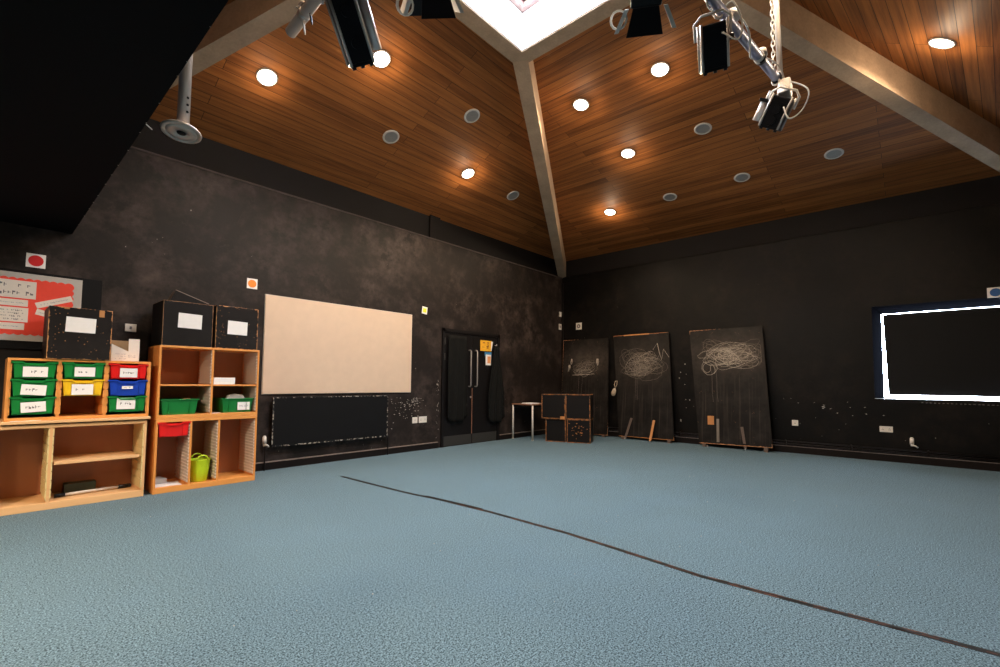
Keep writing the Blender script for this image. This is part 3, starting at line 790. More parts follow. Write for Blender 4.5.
# two loose deep green trays on the bookcase floor
def deep_tray(x0, x1, y0, y1, z0, h, label, lab=False):
    t = empty('storage_tray', ((x0 + x1) / 2, (y0 + y1) / 2, z0), label, 'tray'); L = t.location
    m = MB(); tp = .022
    def rect(k, z): return [(x0 + k, y0 + k, z), (x1 - k, y0 + k, z), (x1 - k, y1 - k, z), (x0 + k, y1 - k, z)]
    q = [rect(.004, z0 + h - .01), rect(tp, z0), rect(.009, z0 + h - .01), rect(tp + .004, z0 + .005)]
    V = [[m.bm.verts.new(v) for v in r] for r in q]
    for i in range(4):
        j = (i + 1) % 4
        for a, b in ((0, 1), (2, 3), (0, 2)): m.bm.faces.new((V[a][i], V[a][j], V[b][j], V[b][i]))
    m.bm.faces.new(V[1]); m.bm.faces.new(V[3])
    m.box(x0 + .07, x0 + .078, y0 + .004, y0 + .03, z0 + .01, z0 + h - .02); m.box(x1 - .078, x1 - .07, y0 + .004, y0 + .03, z0 + .01, z0 + h - .02)
    tb = m.build('tray_body', MT['green'], t, L)
    m = MB(); zt = z0 + h
    m.box(x0 - .008, x1 + .008, y0 - .008, y0 + .006, zt - .012, zt, .002); m.box(x0 - .008, x1 + .008, y1 - .006, y1 + .008, zt - .012, zt, .002)
    m.box(x0 - .008, x0 + .006, y0, y1, zt - .012, zt); m.box(x1 - .006, x1 + .008, y0, y1, zt - .012, zt)
    m.build('tray_rim', MT['green'], t, L)
    if lab:
        m = MB(); m.box(x1 - .165, x1 - .035, y0 + .004, y0 + .006, z0 + .025, z0 + .115); strokes(m, x1 - .145, x1 - .055, z0 + .04, z0 + .1, y0 + .004, 1, 1, .018)
        m.build('tray_label', [MT['paper'], MT['ink_soft']], tb, L)['label'] = 'white paper label'
    return t
deep_tray(1.275, 1.610, YF + .03, YF + .44, .790, .160, 'empty deep green tray on the left floor of the bookcase')
deep_tray(1.842, 2.168, YF + .03, YF + .44, .790, .158, 'deep green tray with white label and papers on the right of the bookcase', True)
def sheets(name, pts, z, label, n=3, th=.002, mat='paper'):
    m = MB()
    for i in range(n):
        a = random.uniform(-.15, .15); cx = sum(p[0] for p in pts) / 4; cy = sum(p[1] for p in pts) / 4
        q = [(cx + (p[0] - cx) * math.cos(a) - (p[1] - cy) * math.sin(a), cy + (p[0] - cx) * math.sin(a) + (p[1] - cy) * math.cos(a), z + i * th) for p in pts]
        m.prism(q, (0, 0, th * .9))
    return one(name, m, MT[mat], (sum(p[0] for p in pts) / 4, sum(p[1] for p in pts) / 4, z), label, 'paper')
# crumpled papers standing out of the right tray
m = MB(); q = [(1.90, YF + .10, .93), (1.93, YF + .1, .985), (2.0, YF + .1, 1.0), (2.08, YF + .11, .985), (2.11, YF + .1, .93)]
m.prism(q, (0, .05, 0)); m.prism([(1.95, YF + .18, .91), (1.99, YF + .18, .99), (2.07, YF + .18, .98), (2.09, YF + .18, .91)], (0, .004, 0), mi=1)
one('paper_bundle', m, [MT['grey_cork'], MT['paper']], (2.0, YF + .12, .93), 'crumpled grey and white papers sticking out of the labelled green tray', 'paper')
sheets('paper_sheets', [(1.27, YF + .06, 0), (1.49, YF + .03, 0), (1.50, YF + .26, 0), (1.28, YF + .28, 0)], .056, 'white paper sheets lying under the red tray of the base unit', 3)
sheets('paper_pad', [(1.262, YF + .20, 0), (1.39, YF + .20, 0), (1.39, YF + .38, 0), (1.262, YF + .38, 0)], .0625, 'grey paper pad behind the loose white sheets in the base unit', 4, .012, 'grey_cork')
sheets('paper_sheets', [(1.75, YF + .03, 0), (1.83, YF + .03, 0), (1.83, YF + .12, 0), (1.75, YF + .12, 0)], .789, 'scrap of white paper left of the labelled green tray', 1)
sheets('paper_sheets', [(.21, YF - .022, 0), (.40, YF - .022, 0), (.40, YF + .001, 0), (.21, YF + .001, 0)], .7865, 'narrow white paper strip below the lowest left green tray', 1, .003)
m = MB(); m.box(1.745, 1.962, YF + .02, YF + .30, 1.105, 1.182, .003); one('white_box', m, MT['paper'], (1.85, YF + .16, 1.105), 'long white box on the upper right shelf of the bookcase', 'box')
# papers sticking out in the left tray
m = MB(); m.prism([(1.50, YF + .2, .93), (1.52, YF + .2, .958), (1.57, YF + .2, .955), (1.58, YF + .2, .93)], (0, .08, 0)); one('paper_scrap', m, MT['cardboard'], (1.54, YF + .2, .94), 'brown paper scrap showing above the empty deep green tray', 'paper')
# lime bucket
t = empty('flexible_bucket', (1.675, YF + .135, .055), 'lime green flexible bucket with two handles in the base unit', 'bucket'); L = t.location
m = MB(); prof = [(.0, 0), (.072, 0), (.078, .006), (.092, .12), (.101, .225), (.106, .235), (.101, .236), (.096, .225), (.088, .12), (.073, .010), (0, .008)]
m.lathe(prof, 36); m.build('bucket_body', MT['lime'], t)
for s in (-1, 1):
    m = MB(); pts = [(x_, s * .095 + s * .012 * (1 - (x_ / .055) ** 2) * .6, .228 + .055 * math.sqrt(max(0, 1 - (x_ / .055) ** 2))) for x_ in [-.055 + .11 * i / 12 for i in range(13)]]
    m.tube(pts, .008, 8); m.build('bucket_handle', MT['lime'], t)
# things on the floor of the pale unit
m = MB(); m.cyl((.595, 5.93, .083), (1.0, 5.99, .083), .012, mi=0); m.cyl((.53, 5.92, .083), (.60, 5.931, .083), .017, mi=1); m.cyl((1.0, 5.99, .083), (1.075, 6.0, .083), .017, mi=1); m.cyl((1.085, 6.0, .083), (1.10, 6.003, .083), .017, mi=1)
one('silver_pole', m, [MT['leg'], MT['lampblack']], (.8, 5.96, .083), 'thin silver pole with black ends lying in the pale unit', 'pole')
m = MB(); m.box(.61, .84, 6.08, 6.20, .0635, .150, .003); one('dark_binder', m, MT['olive'], (.72, 6.14, .0635), 'dark green flat binder behind the silver pole', 'binder')

# black boxes on the units
def show_box(name, x0, x1, y0, y1, z0, z1, label, mat, paper=None, hollow=False, patch=False):
    t = empty(name, ((x0 + x1) / 2, (y0 + y1) / 2, z0), label, 'box'); L = t.location
    m = MB()
    if hollow:
        k = .012
        m.box(x0, x1, y0, y0 + k, z0, z1, .001); m.box(x0, x1, y1 - k, y1, z0, z1, .001); m.box(x0, x0 + k, y0 + k, y1 - k, z0, z1, .001); m.box(x1 - k, x1, y0 + k, y1 - k, z0, z1, .001); m.box(x0 + k, x1 - k, y0 + k, y1 - k, z0, z0 + k)
    else: m.box(x0, x1, y0, y1, z0, z1, .004)
    if patch:
        m.box(x1 - .098, x1 - .060, y0 - .001, y0 + .003, z1 - .068, z1 - .004, mi=1); m.box(x0 + .10, x0 + .135, y0 - .001, y0 + .003, z1 - .018, z1 - .003, mi=1)
    bb = m.build('box_body', [mat, MT['rawwood']], t, L)
    if paper:
        a, b, c, d = paper; m = MB(); m.hexa([(a, y0 - .002, c), (b, y0 - .002, c - .004), (b, y0 - .0005, c - .004), (a, y0 - .0005, c), (a + .004, y0 - .002, d), (b + .003, y0 - .002, d - .006), (b + .003, y0 - .0005, d - .006), (a + .004, y0 - .0005, d)])
        m.build('paper_label', MT['paper'], bb, L)['label'] = 'blank white paper label'
    return t
show_box('wooden_box', .404, .846, 5.74, 6.16, 1.331, 1.805, 'worn black wooden box with tan patch on the tray unit', MT['box'], (.517, .726, 1.582, 1.720), patch=True)
show_box('wooden_box', 1.250, 1.706, 5.762, 6.215, 1.508, 1.975, 'wide open-topped black box on the bookcase with a board sticking out', MT['box2'], (1.382, 1.600, 1.702, 1.858), hollow=True)
show_box('wooden_box', 1.738, 2.180, 5.765, 6.20, 1.508, 1.985, 'black box with tan rubbed edges nearest the beige pin board', MT['box'], (1.856, 2.062, 1.672, 1.826))
m = MB(); m.prism([(1.285, 5.86, 1.90), (1.375, 5.86, 2.105), (1.685, 5.86, 1.995), (1.60, 5.86, 1.80)], (0, .012, 0)); m.prism([(1.375, 5.858, 2.105), (1.375, 5.858, 2.112), (1.69, 5.858, 2.002), (1.685, 5.858, 1.995)], (0, .016, 0), mi=1); m.prism([(1.285, 5.872, 1.90), (1.375, 5.872, 2.105), (1.375, 6.0, 2.105), (1.285, 6.0, 1.90)], (.006, 0, -.003), mi=1)
one('tilted_board', m, [MT['box2'], MT['chip']], (1.45, 5.9, 1.95), 'tilted black board with bare wood edge poking out of the open box', 'board')
# white-printed cardboard box
t = empty('cardboard_box', (.975, 5.92, 1.331), 'small opened white cardboard box beside the worn black box', 'box'); L = t.location
m = MB(); k = .004; a0, a1, b0, b1 = .868, 1.088, 5.86, 6.02
m.prism([(a0, b0, 1.332), (a0, b0, 1.50), (1.0, b0, 1.43), (1.0, b0, 1.557), (a1, b0, 1.557), (a1, b0, 1.332)], (0, k, 0))
m.box(a0, a0 + k, b0 + k, b1, 1.332, 1.50); m.box(a1 - k, a1, b0 + k, b1, 1.332, 1.556); m.box(a0, a1, b0, b1, 1.332, 1.336)
strokes(m, .90, .99, 1.345, 1.415, b0, 3, 1, .013); strokes(m, 1.0, 1.07, 1.37, 1.40, b0, 2, 1, .012)
m.build('printed_carton', [MT['paper_pink'], MT['ink_soft']], t, L)
m = MB(); m.box(a0 + k, a1 - k, b1 - .008, b1 - .002, 1.336, 1.545); m.build('inner_card', MT['cardboard'], t, L)

# ------------------------------------------------------------------ far corner: table and cubes
t = empty('side_table', (7.82, 5.94, 0), 'small brown-topped table with cream legs by the double door', 'table'); L = t.location
m = MB(); m.box(7.42, 8.14, 5.735, 6.295, .700, .722, .004); m.build('tabletop', MT['laminate'], t, L)
m = MB(); ring(m, 7.44, 8.12, 5.755, 6.27, 7.46, 8.10, 5.775, 6.25, .660, .699); m.build('under_frame', MT['blackboard'], t, L)
for x, y in ((7.445, 5.758), (7.445, 6.268), (8.115, 5.758), (8.115, 6.268)):
    m = MB(); m.cyl((x, y, 0), (x, y, .70), .019, .019, 14); m.cyl((x, y, 0), (x, y, .015), .023, .023, 14); m.build('leg', MT['leg'], t, L)
m = MB()
for i in range(5):
    q = Matrix.Rotation(random.uniform(-.3, .3), 3, 'Z')
    m.box(7.48 + i * .01, 7.71 + i * .01, 5.80, 6.09, .7225 + i * .004, .7258 + i * .004, rot=q)
one('paper_stack', m, MT['paper'], (7.62, 5.85, .7225), 'loose stack of white papers on the small table', 'paper')

ang = math.atan2(-.92, .392)      # front line of the cubes
def cube(px, py, z0, w_, h_, dep, label, mat='box3', rz=None, extra=None):
    t = empty('black_cube', (px, py, z0), label, 'box', rot=(0, 0, ang if rz is None else rz), group='stacked black cubes')
    m = MB(); m.box(0, w_, 0, dep, 0, h_, .006)
    if extra: extra(m, w_, h_)
    m.build('cube_body', [MT[mat], MT['rawwood'], MT['chipwhite']], t)
    m = MB()
    e_ = .016
    for (a, b, c, d) in ((0, w_, 0, e_), (0, w_, h_ - e_, h_), (0, e_, e_, h_ - e_), (w_ - e_, w_, e_, h_ - e_)): m.box(a, b, -.002, .004, c, d)
    m.build('edge_trim', MT['edgewood'], t)
    return t
n = N('worn_edge_wood'); o_ = n.coord(); n.base(n.mix(n.ramp(n.noise(o_, 14, 5, .7), .40, .60), c4(.022, .014, .010), c4(.42, .155, .035))); n.rough(.6); MT['edgewood'] = n.m
def ex1(m, w_, h_):
    for i in range(26):
        a = random.gauss(w_ * .45, .08); b = random.gauss(h_ * .5, .07); s = random.uniform(.006, .025)
        if .02 < a < w_ - .05 and .02 < b < h_ - .04: m.box(a, a + s, -.0015, .002, b, b + s * .6, mi=1)
def ex2(m, w_, h_):
    m.box(w_ - .10, w_ - .01, -.0045, .002, -.006, .05, mi=1)
cube(7.553, 5.515, .0, .40, .452, .40, 'black cube at the bottom left of the stack beside the table')
cube(7.688, 5.105, .0, .455, .452, .42, 'chipped black cube at the bottom right of the stack', extra=ex1)
cube(7.490, 5.570, .453, .475, .482, .40, 'black cube with worn orange edges at the top left of the stack', extra=ex2)
cube(7.678, 5.128, .453, .475, .482, .40, 'black cube with worn orange edges at the top right of the stack')

# ------------------------------------------------------------------ leaning chalked panels
def scribble(m, fn, cx, cz, rx, rz, n, r, mi=0):
    # overlapping chalk loops in panel coordinates (u, v), mapped by fn
    ph = random.random() * 6; a = ph; pts = []
    ox = oz = 0.0; tx = tz = 0.0; k = .5
    for i in range(n):
        if i % 14 == 0:
            tx = random.uniform(-1, 1) * rx * .60; tz = random.uniform(-1, 1) * rz * .50; k = random.uniform(.25, .60)
        ox += (tx - ox) * .09; oz += (tz - oz) * .09
        a += .46
        w1 = 1 + .35 * math.sin(i * .23 + ph) + random.uniform(-.06, .06); w2 = 1 + .4 * math.sin(i * .31 + ph * 2) + random.uniform(-.06, .06)
        pts.append(fn(min(.96, cx + ox + rx * k * w1 * math.cos(a)), cz + oz + rz * k * w2 * math.sin(a + .5 * math.sin(i * .05)) + .25 * rz * math.cos(a) * math.sin(i * .03 + ph)))
    m.tube(pts, r, 4, mi)
def panel(corners, th, label, mat, scr, struts=(), feet=()):
    # corners: bottom right, bottom left, top left, top right (seen from the room), world
    br, bl, tl, tr = [Vector(c) for c in corners]
    nrm = (br - bl).cross(tl - bl).normalized()
    if nrm.x > 0: nrm = -nrm               # towards the room
    base = (br + bl) / 2
    t = empty('leaning_panel', (base.x, base.y, 0), label, 'panel', group='chalked black panels against the right wall'); L = t.location
    # build in an own frame so that the panel's edges stay readable to its worn-edge paint
    ex = (br - bl).normalized(); ez = nrm.cross(ex); ez = ez if ez.z > 0 else -ez; ez.normalize()
    fr = Matrix((ex, nrm, ez)).transposed().to_4x4(); fr.translation = bl - Vector(L)
    inv = fr.inverted()
    P = [inv @ (c - Vector(L)) for c in (bl, br, tr, tl)]
    m = MB(); m.prism([(p.x, 0, p.z) for p in P], (0, -th, 0))
    o = m.build('panel_board', mat, t); o.matrix_local = fr
    def fn(u, v):   # u 0..1 left to right, v 0..1 bottom to top
        a = P[0].lerp(P[1], u); b = P[3].lerp(P[2], u); c = a.lerp(b, v); return Vector((c.x, .0012, c.z))
    m = MB()
    for s in scr:
        cu, cv, ru, rv, n_, r_, mi = s; scribble(m, fn, cu, cv, ru, rv, n_, r_, mi)
    for k in range(2):
        u = random.uniform(.25, .6); m.tube([fn(u + .006 * math.sin(j), .66 - j * .05) for j in range(7)], .0015, 4, 1)
    for v in m.bm.verts: v.co.y = min(max(v.co.y, 0.0002), .0022)
    o = m.build('chalk_marks', [MT['chalk'], MT['chalk2']], t); o.matrix_local = fr
    for (u, v, fx, fy, mt) in struts:
        top = fr @ (fn(u, v) + Vector((0, .012, 0))); foot = Vector((fx, fy, .03)) - Vector(L)
        d = foot - top; up = Vector((0, 0, 1)); side = d.cross(Vector((-1, 0, 0))).normalized() * .022; tk = d.cross(side).normalized() * .008
        m = MB(); m.hexa([top + side + tk, top - side + tk, top - side - tk, top + side - tk, foot + side + tk, foot - side + tk, foot - side - tk, foot + side - tk]); m.build('prop_strut', MT[mt], t)
        m = MB(); m.cyl(foot + Vector((0, -.012, -.012)), foot + Vector((0, .012, -.012)), .018, mi=0, seg=12); m.build('castor', MT['satin'], t)
    for u in (.08, .92):
        f = fr @ fn(u, 0); m = MB(); m.box(f.x - .02, f.x + .06, f.y - .03, f.y + .03, -0.0, f.z + .002); m.build('foot_block', MT['dullwood'], t)
    return t, fr, fn
p1, f1, q1 = panel([(9.05, 4.978, .041), (9.05, 6.19, .022), (9.25, 6.235, 2.163), (9.25, 5.05, 2.153)], .03,
      'black chalked panel nearest the corner, standing behind the stacked cubes', MT['flat2'],
      [(.45, .68, .30, .10, 150, .0020, 1), (.40, .66, .26, .06, 70, .0016, 0), (.60, .70, .28, .12, 160, .0018, 1), (.5, .62, .4, .02, 40, .0020, 0)])
for grp in (((.20, .76, .035, .06), (.16, .70, .03, .05), (.14, .67, .02, .03)), ((.78, .75, .035, .07),)):
    m = MB()
    for (u, v, du, dv) in grp:
        for k in range(5):
            a = q1(u + random.uniform(-.012, .012), v - dv / 2); b = q1(u + du * random.uniform(-.5, .5), v + dv / 2)
            m.tube([a, a.lerp(b, .5) + Vector((random.uniform(-.02, .02), 0, 0)), b], .006, 5)
    for v in m.bm.verts: v.co.y = min(max(v.co.y, .0002), .0026)
    o = m.build('chalk_handprint', MT['chalk'], p1); o.matrix_local = f1
p2, f2, q2 = panel([(9.05, 3.547, .060), (9.05, 4.715, .051), (9.25, 4.929, 2.190), (9.25, 3.707, 2.197)], .03,
      'black chalked panel with two props, middle of the three leaning panels', MT['flat'],
      [(.50, .74, .40, .15, 300, .0018, 1), (.52, .68, .42, .13, 300, .0018, 1), (.60, .76, .26, .08, 70, .0014, 0), (.45, .62, .36, .06, 160, .0018, 1), (.45, .68, .30, .12, 80, .0012, 0)],
      struts=((.27, .18, 9.02, 4.55, 'dullwood'), (.68, .17, 8.88, 3.955, 'rawwood')))
m = MB(); m.tube([q2(.72, .84), q2(.80, .90), q2(.83, .80), q2(.86, .74), q2(.90, .84), q2(.99, .76)], .004, 5)
a, b = q2(.20, 1.0), q2(.66, 1.0); m.box(a.x, b.x, -.012, .003, a.z - .02, a.z + .004, mi=1)
o = m.build('chalk_zigzag', [MT['chalk'], MT['rawwood']], p2); o.matrix_local = f2
p3, f3, q3 = panel([(9.05, 1.866, .081), (9.05, 3.077, .055), (9.25, 3.290, 2.190), (9.25, 2.023, 2.192)], .03,
      'black panel with the brightest chalk scribble, rightmost of the three', MT['flat2'],
      [(.50, .76, .42, .12, 190, .0020, 0), (.58, .74, .42, .12, 160, .0018, 0), (.60, .76, .48, .13, 300, .0018, 1), (.32, .84, .22, .10, 80, .0016, 1), (.70, .74, .34, .12, 160, .0018, 1), (.26, .645, .16, .10, 30, .0026, 0)],
      struts=((.63, .155, 9.06, 2.289, 'dullwood'),))
m = MB(); a = q3(.16, .20); m.box(a.x, a.x + .11, 0.0, .012, a.z - .08, a.z + .08, .002); o = m.build('wood_block', MT['rawwood'], p3); o.matrix_local = f3
m = MB(); a = q3(.28, .14); m.box(a.x, a.x + .045, 0, .014, a.z - .26, a.z + .16, .002); o = m.build('batten', MT['chalk2'], p3); o.matrix_local = f3
m = MB(); m.cyl((9.0, 2.92, .018), (9.0, 2.90, .018), .018, seg=12); o = m.build('castor', MT['satin'], p3, p3.location)
# pale pouch hanging between the panels
t = empty('hanging_pouch', (8.99, 4.86, 1.17), 'tan cloth pouch hanging from a loop at the edge of the middle panel', 'pouch'); L = t.location
m = MB(); m.tube([(9.05, 4.79, 1.06), (9.05, 4.81, 1.13), (9.06, 4.79, 1.20), (9.06, 4.75, 1.21), (9.05, 4.75, 1.13), (9.05, 4.79, 1.05)], .009, 6); m.build('loop', MT['pouch'], t, L)
m = MB(); m.lathe([(0.0, -.13), (.035, -.115), (.055, -.06), (.045, 0), (.02, .045), (0, .05)], 16, 0, Matrix.Translation((9.05, 4.81, 1.01)) @ Matrix.Rotation(math.radians(18), 4, 'X') @ Matrix.Diagonal((.5, 1, 1, 1)))
m.build('cloth_body', MT['pouch'], t, L)

# ------------------------------------------------------------------ floor tape and specks
m = MB(); pts = [(3.011, 5.237), (3.02, 4.6), (3.035, 4.0), (3.085, 3.5), (3.104, 2.875), (3.085, 2.3), (3.080, 2.05), (3.03, 1.6), (2.954, 1.011), (2.965, .4), (2.984, -.228), (2.99, -.6)]
def strip(m, pts, w_, z0, z1, mi=0):
    for (a, b), (c, d) in zip(pts[:-1], pts[1:]):
        m.hexa([(a - w_, b, z0), (a + w_, b, z0), (c + w_, d, z0), (c - w_, d, z0), (a - w_, b, z1), (a + w_, b, z1), (c + w_, d, z1), (c - w_, d, z1)], mi)
strip(m, pts, .021, 0.0005, .0020)
strip(m, [(3.09, 3.75), (3.13, 3.0)], .012, .0006, .0024)
for i in range(120):
    y = random.uniform(-.5, 3.4); 
    for (a, b), (c, d) in zip(pts[:-1], pts[1:]):
        if d <= y <= b: x = a + (c - a) * (b - y) / (b - d)
    s = random.choice((-.017, .017, .010, -.006)); m.box(x + s - .003, x + s + .004, y, y + random.uniform(.03, .09), .0020, .0024, mi=1)
one('floor_tape', m, [MT['tape'], MT['tapered']], (3.03, 2.5, 0), 'long strip of worn black tape across the carpet', 'tape')
m = MB()
for i in range(60):
    x = random.uniform(.8, 8.5); y = random.uniform(-.2, 5.6); r = random.uniform(.002, .006); m.box(x, x + r, y, y + r, .0005, .004, mi=0)
tag(m.build('carpet_crumbs', MT['chipwhite']), 'tiny white specks scattered over the teal carpet', 'crumbs', kind='stuff')

# ------------------------------------------------------------------ ceiling fittings
def plane_frame(n):
    n = Vector(n).normalized(); n = n if n.z < 0 else -n      # facing the room
    return n.to_track_quat('-Z', 'Y')
nl = Vector((0, .4475, 1)).normalized(); nr = Vector((.248, 0, 1)).normalized()
def ceil_z(k, x, y):
    if k == 'l': return ZA + (WY + .04 - y) * (ZT - ZA) / (WY + .04 - SY1)
    if k == 'r': return ZA + (WX + .04 - x) * (ZT - ZA) / (WX + .04 - SX1)
    if k == 'b': return ZE + (x - XB) * (ZT - ZE) / (SX0 - XB) - .012
    return z3(x, y)
NR = {'b': Vector((-(ZT - ZE) / (SX0 - XB), 0, 1)), 'l': Vector((0, (ZT - ZA) / (WY + .04 - SY1), 1)), 'r': Vector(((ZT - ZA) / (WX + .04 - SX1), 0, 1)), 'n': -n3}
def quat(k):
    n = NR[k].normalized(); return n.to_track_quat('Z', 'Y')
first_dl = None
def downlight(k, x, y, label, gain=1.0):
    global first_dl
    z = ceil_z(k, x, y); q = quat(k)
    if first_dl is None:
        t = empty('downlight', (x, y, z), label, 'downlight', group='lit recessed downlights')
        m = MB(); m.lathe([(.096, -.001), (.097, -.010), (.106, -.010), (.113, -.002), (.113, .003)], 36); m.build('trim_ring', MT['trimring'], t)
        m = MB(); m.lathe([(0, -.020), (.045, -.018), (.080, -.012), (.096, -.003), (.096, 0), (0, 0)], 36); m.build('lit_lens', MT['lens'], t)
        first_dl = t
    else: t = copy_tree(first_dl, (x, y, z), None, label)
    t.rotation_mode = 'QUATERNION'; t.rotation_quaternion = q
    for nm, typ, pw in (('downlight_beam', 'SPOT', DL_POWER), ('downlight_glow', 'POINT', DL_GLOW)):
        l = bpy.data.lights.new(nm, typ); l.energy = pw * (gain if typ == 'SPOT' else 1.0); l.shadow_soft_size = .05; l.color = DL_COL
        if typ == 'SPOT': l.spot_size = math.radians(158); l.spot_blend = .45
        o = bpy.data.objects.new(nm, l); COL.objects.link(o); o.parent = t; o.location = (0, 0, -.085)
    return t
for k, x, y, lb in (('l', 2.005, 5.317, 'lit downlight on the left boards nearest the steel pole'), ('l', 2.951, 4.522, 'lit downlight on the left boards beside the long hanging spotlight'), ('l', 5.155, 5.329, 'lit downlight on the left boards nearest the central beam'),
                    ('r', 5.457, 2.251, 'lit downlight on the right boards, highest and nearest the hanging black lamp'), ('r', 5.451, 3.384, 'lit downlight on the right boards, highest one beside the central beam'),
                    ('r', 6.63, 3.263, 'lit downlight in the middle of the right boards, between two others'), ('r', 7.935, 4.286, 'lit downlight on the right boards, lowest and nearest the far corner'),
                    ('n', 6.018, -.285, 'lit downlight on the boards beyond the long right beam'),
                    ('b', 1.25, 2.2, 'added unseen downlight on the steep boards above the low ceiling edge'), ('n', 3.3, .35, 'added unseen downlight on the near boards above the camera side')):  # these two are added out of view to brighten the room
    downlight(k, x, y, lb, {'l': 1.10, 'r': .65 if x < 6 else .22, 'n': .35, 'b': .5}[k])
first_sp = None
for k, x, y, lb in (('l', 3.665, 5.327, 'round speaker on the left boards between two lit downlights'), ('l', 4.455, 4.539, 'round speaker high on the left boards near the skylight'), ('l', 6.304, 5.342, 'round speaker on the left boards close to the central beam'),
                    ('r', 6.652, 2.136, 'round speaker on the right boards right of the middle downlight'), ('r', 7.945, .774, 'round speaker on the right boards nearest the right beam'), ('r', 7.934, 1.967, 'round speaker low on the right boards, second from the right beam'),
                    ('r', 7.953, 3.13, 'round speaker low on the right boards beside the lowest downlight')):
    z = ceil_z(k, x, y)
    if first_sp is None:
        t = empty('ceiling_speaker', (x, y, z), lb, 'speaker', group='round ceiling speakers')
        m = MB(); m.lathe([(.088, -.003), (.092, -.012), (.108, -.010), (.117, -.002), (.117, .003)], 36); m.build('speaker_ring', MT['trimring'], t)
        m = MB(); m.cyl((0, 0, -.007), (0, 0, -.002), .090, seg=36); m.build('speaker_grille', MT['grille'], t)
        first_sp = t
    else: t = copy_tree(first_sp, (x, y, z), None, lb)
    t.rotation_mode = 'QUATERNION'; t.rotation_quaternion = quat(k)

# unseen fill lights added in the low ceiling behind the camera
for i, (x, y) in enumerate(((-1.2, 1.2), (-1.2, 3.6), (-2.6, 2.4))):
    t = copy_tree(first_dl, (x, y, ZS), None, 'added unseen fill downlight in the low black ceiling behind the camera'); t.rotation_mode = 'QUATERNION'; t.rotation_quaternion = (1, 0, 0, 0)
    t['group'] = 'added fill lights in the low ceiling'
    l = bpy.data.lights.new('downlight_beam', 'SPOT'); l.energy = (60, 330, 120)[i]; l.spot_size = math.radians(165); l.spot_blend = .5; l.shadow_soft_size = .08; l.color = (1, .82, .64)
    o = bpy.data.objects.new('downlight_beam', l); COL.objects.link(o); o.parent = t; o.location = (0, 0, -.03)

# ------------------------------------------------------------------ lighting bars and lanterns
BZ = 3.45
def bary(x): return .71 + (x - 3.925) * (.817 - .71) / (3.033 - 3.925)
t = empty('lighting_bar', (3.0, bary(3.0), BZ), 'silver-blue lighting bar under the skylight ending at the hanging rod', 'lighting bar'); L = t.location
m = MB(); m.cyl((1.10, bary(1.10), BZ), (3.95, bary(3.95), BZ), .030, seg=24); m.build('bar_tube', MT['bluepipe'], t, L)
for x in (3.56, 3.90, 3.58, 3.02):
    m = MB(); m.cyl((x - .022, bary(x), BZ), (x + .022, bary(x), BZ), .036, seg=20); m.build('collar', MT['lampwhite'] if x < 3.57 else MT['lampblack'], t, L)
m = MB(); m.cyl((3.60, bary(3.60) , BZ + .03), (3.60, bary(3.6), BZ + .075), .040, .032, seg=16); m.cyl((3.60, bary(3.60), BZ + .075), (3.60, bary(3.6), BZ + .085), .032, .015, seg=16); m.build('clamp_cap', MT['lampwhite'], t, L)
m = MB(); m.cyl((3.11, bary(3.11), BZ + .03), (3.11, bary(3.11), BZ + .085), .045, .036, seg=16); m.build('clamp_cap', MT['lampwhite'], t, L)
# cable wound along the bar
m = MB(); pts = []
for i in range(120):
    s = i / 119; x = 1.6 + s * 2.3; a = i * .42
    a *= .45; pts.append((x, bary(x) + .040 * math.cos(a) - .01, BZ + .038 * math.sin(a) - .012 * math.sin(i * .21)))
m.tube(pts, .006, 6); m.build('bar_cable', MT['rope'], t, L)

t = empty('lighting_bar', (1.26, 1.9, BZ), 'silver lighting bar with a cut end hanging near the left beam', 'lighting bar'); L = t.location
m = MB(); m.cyl((1.275, 3.014, BZ), (1.16, 1.02, BZ + .0), .035, seg=24); m.build('bar_tube', MT['silver'], t, L)
for y in (2.80, 2.55):
    m = MB(); m.cyl((1.262, y - .02, BZ), (1.262, y + .02, BZ), .038, seg=20); m.build('collar', MT['steel'], t, L)
m = MB(); m.cyl((1.262, 2.80, BZ + .03), (1.262, 2.80, BZ + .09), .022, seg=14); m.cyl((1.262, 2.80, BZ + .05), (1.262, 2.80, BZ + .065), .036, seg=6); m.build('wing_nut', MT['steel'], t, L)
for k_, (yy, rr) in enumerate(((2.84, .07), (2.74, .06))):
    m = MB(); m.tube([(1.262 + .5 * rr * math.sin(a_ * .7), yy + .3 * rr * math.sin(a_), BZ + rr * math.cos(a_) - .02) for a_ in [i * .35 for i in range(19)]], .005, 6); m.build('cable_loop', MT['lampblack'] if k_ else MT['rope'], t, L)
m = MB(); m.cyl((1.20, 1.7, BZ + .02), (1.20, 1.7, 4.50), .012); m.build('drop_rod', MT['steel'], t, L)

# drop rod with chain at the end of the right bar
t = empty('drop_rod', (3.94, .70, BZ), 'white drop rod hanging from the boards down to the bar end', 'rod'); L = t.location
m = MB(); m.cyl((3.955, .70, BZ + .02), (3.90, .715, z3(3.9, .715) - .01), .019, seg=16); m.build('rod_tube', MT['lampwhite'], t, L)
m = MB()
top = Vector((3.86, .72, z3(3.9, .72))); bot = Vector((3.91, .735, BZ + .02)); nlk = 34
for i in range(nlk):
    c = bot.lerp(top, (i + .5) / nlk); hl = (top - bot).length / nlk * .70; u = Vector((1, 0, 0)) if i % 2 else Vector((0, 1, 0))
    m.tube([c + Vector((0, 0, hl * math.cos(a))) + u * (.011 * math.sin(a)) for a in [k * math.pi / 5 for k in range(10)]], .0042, 5, closed=True)
m.build('chain', MT['rope'], t, L)

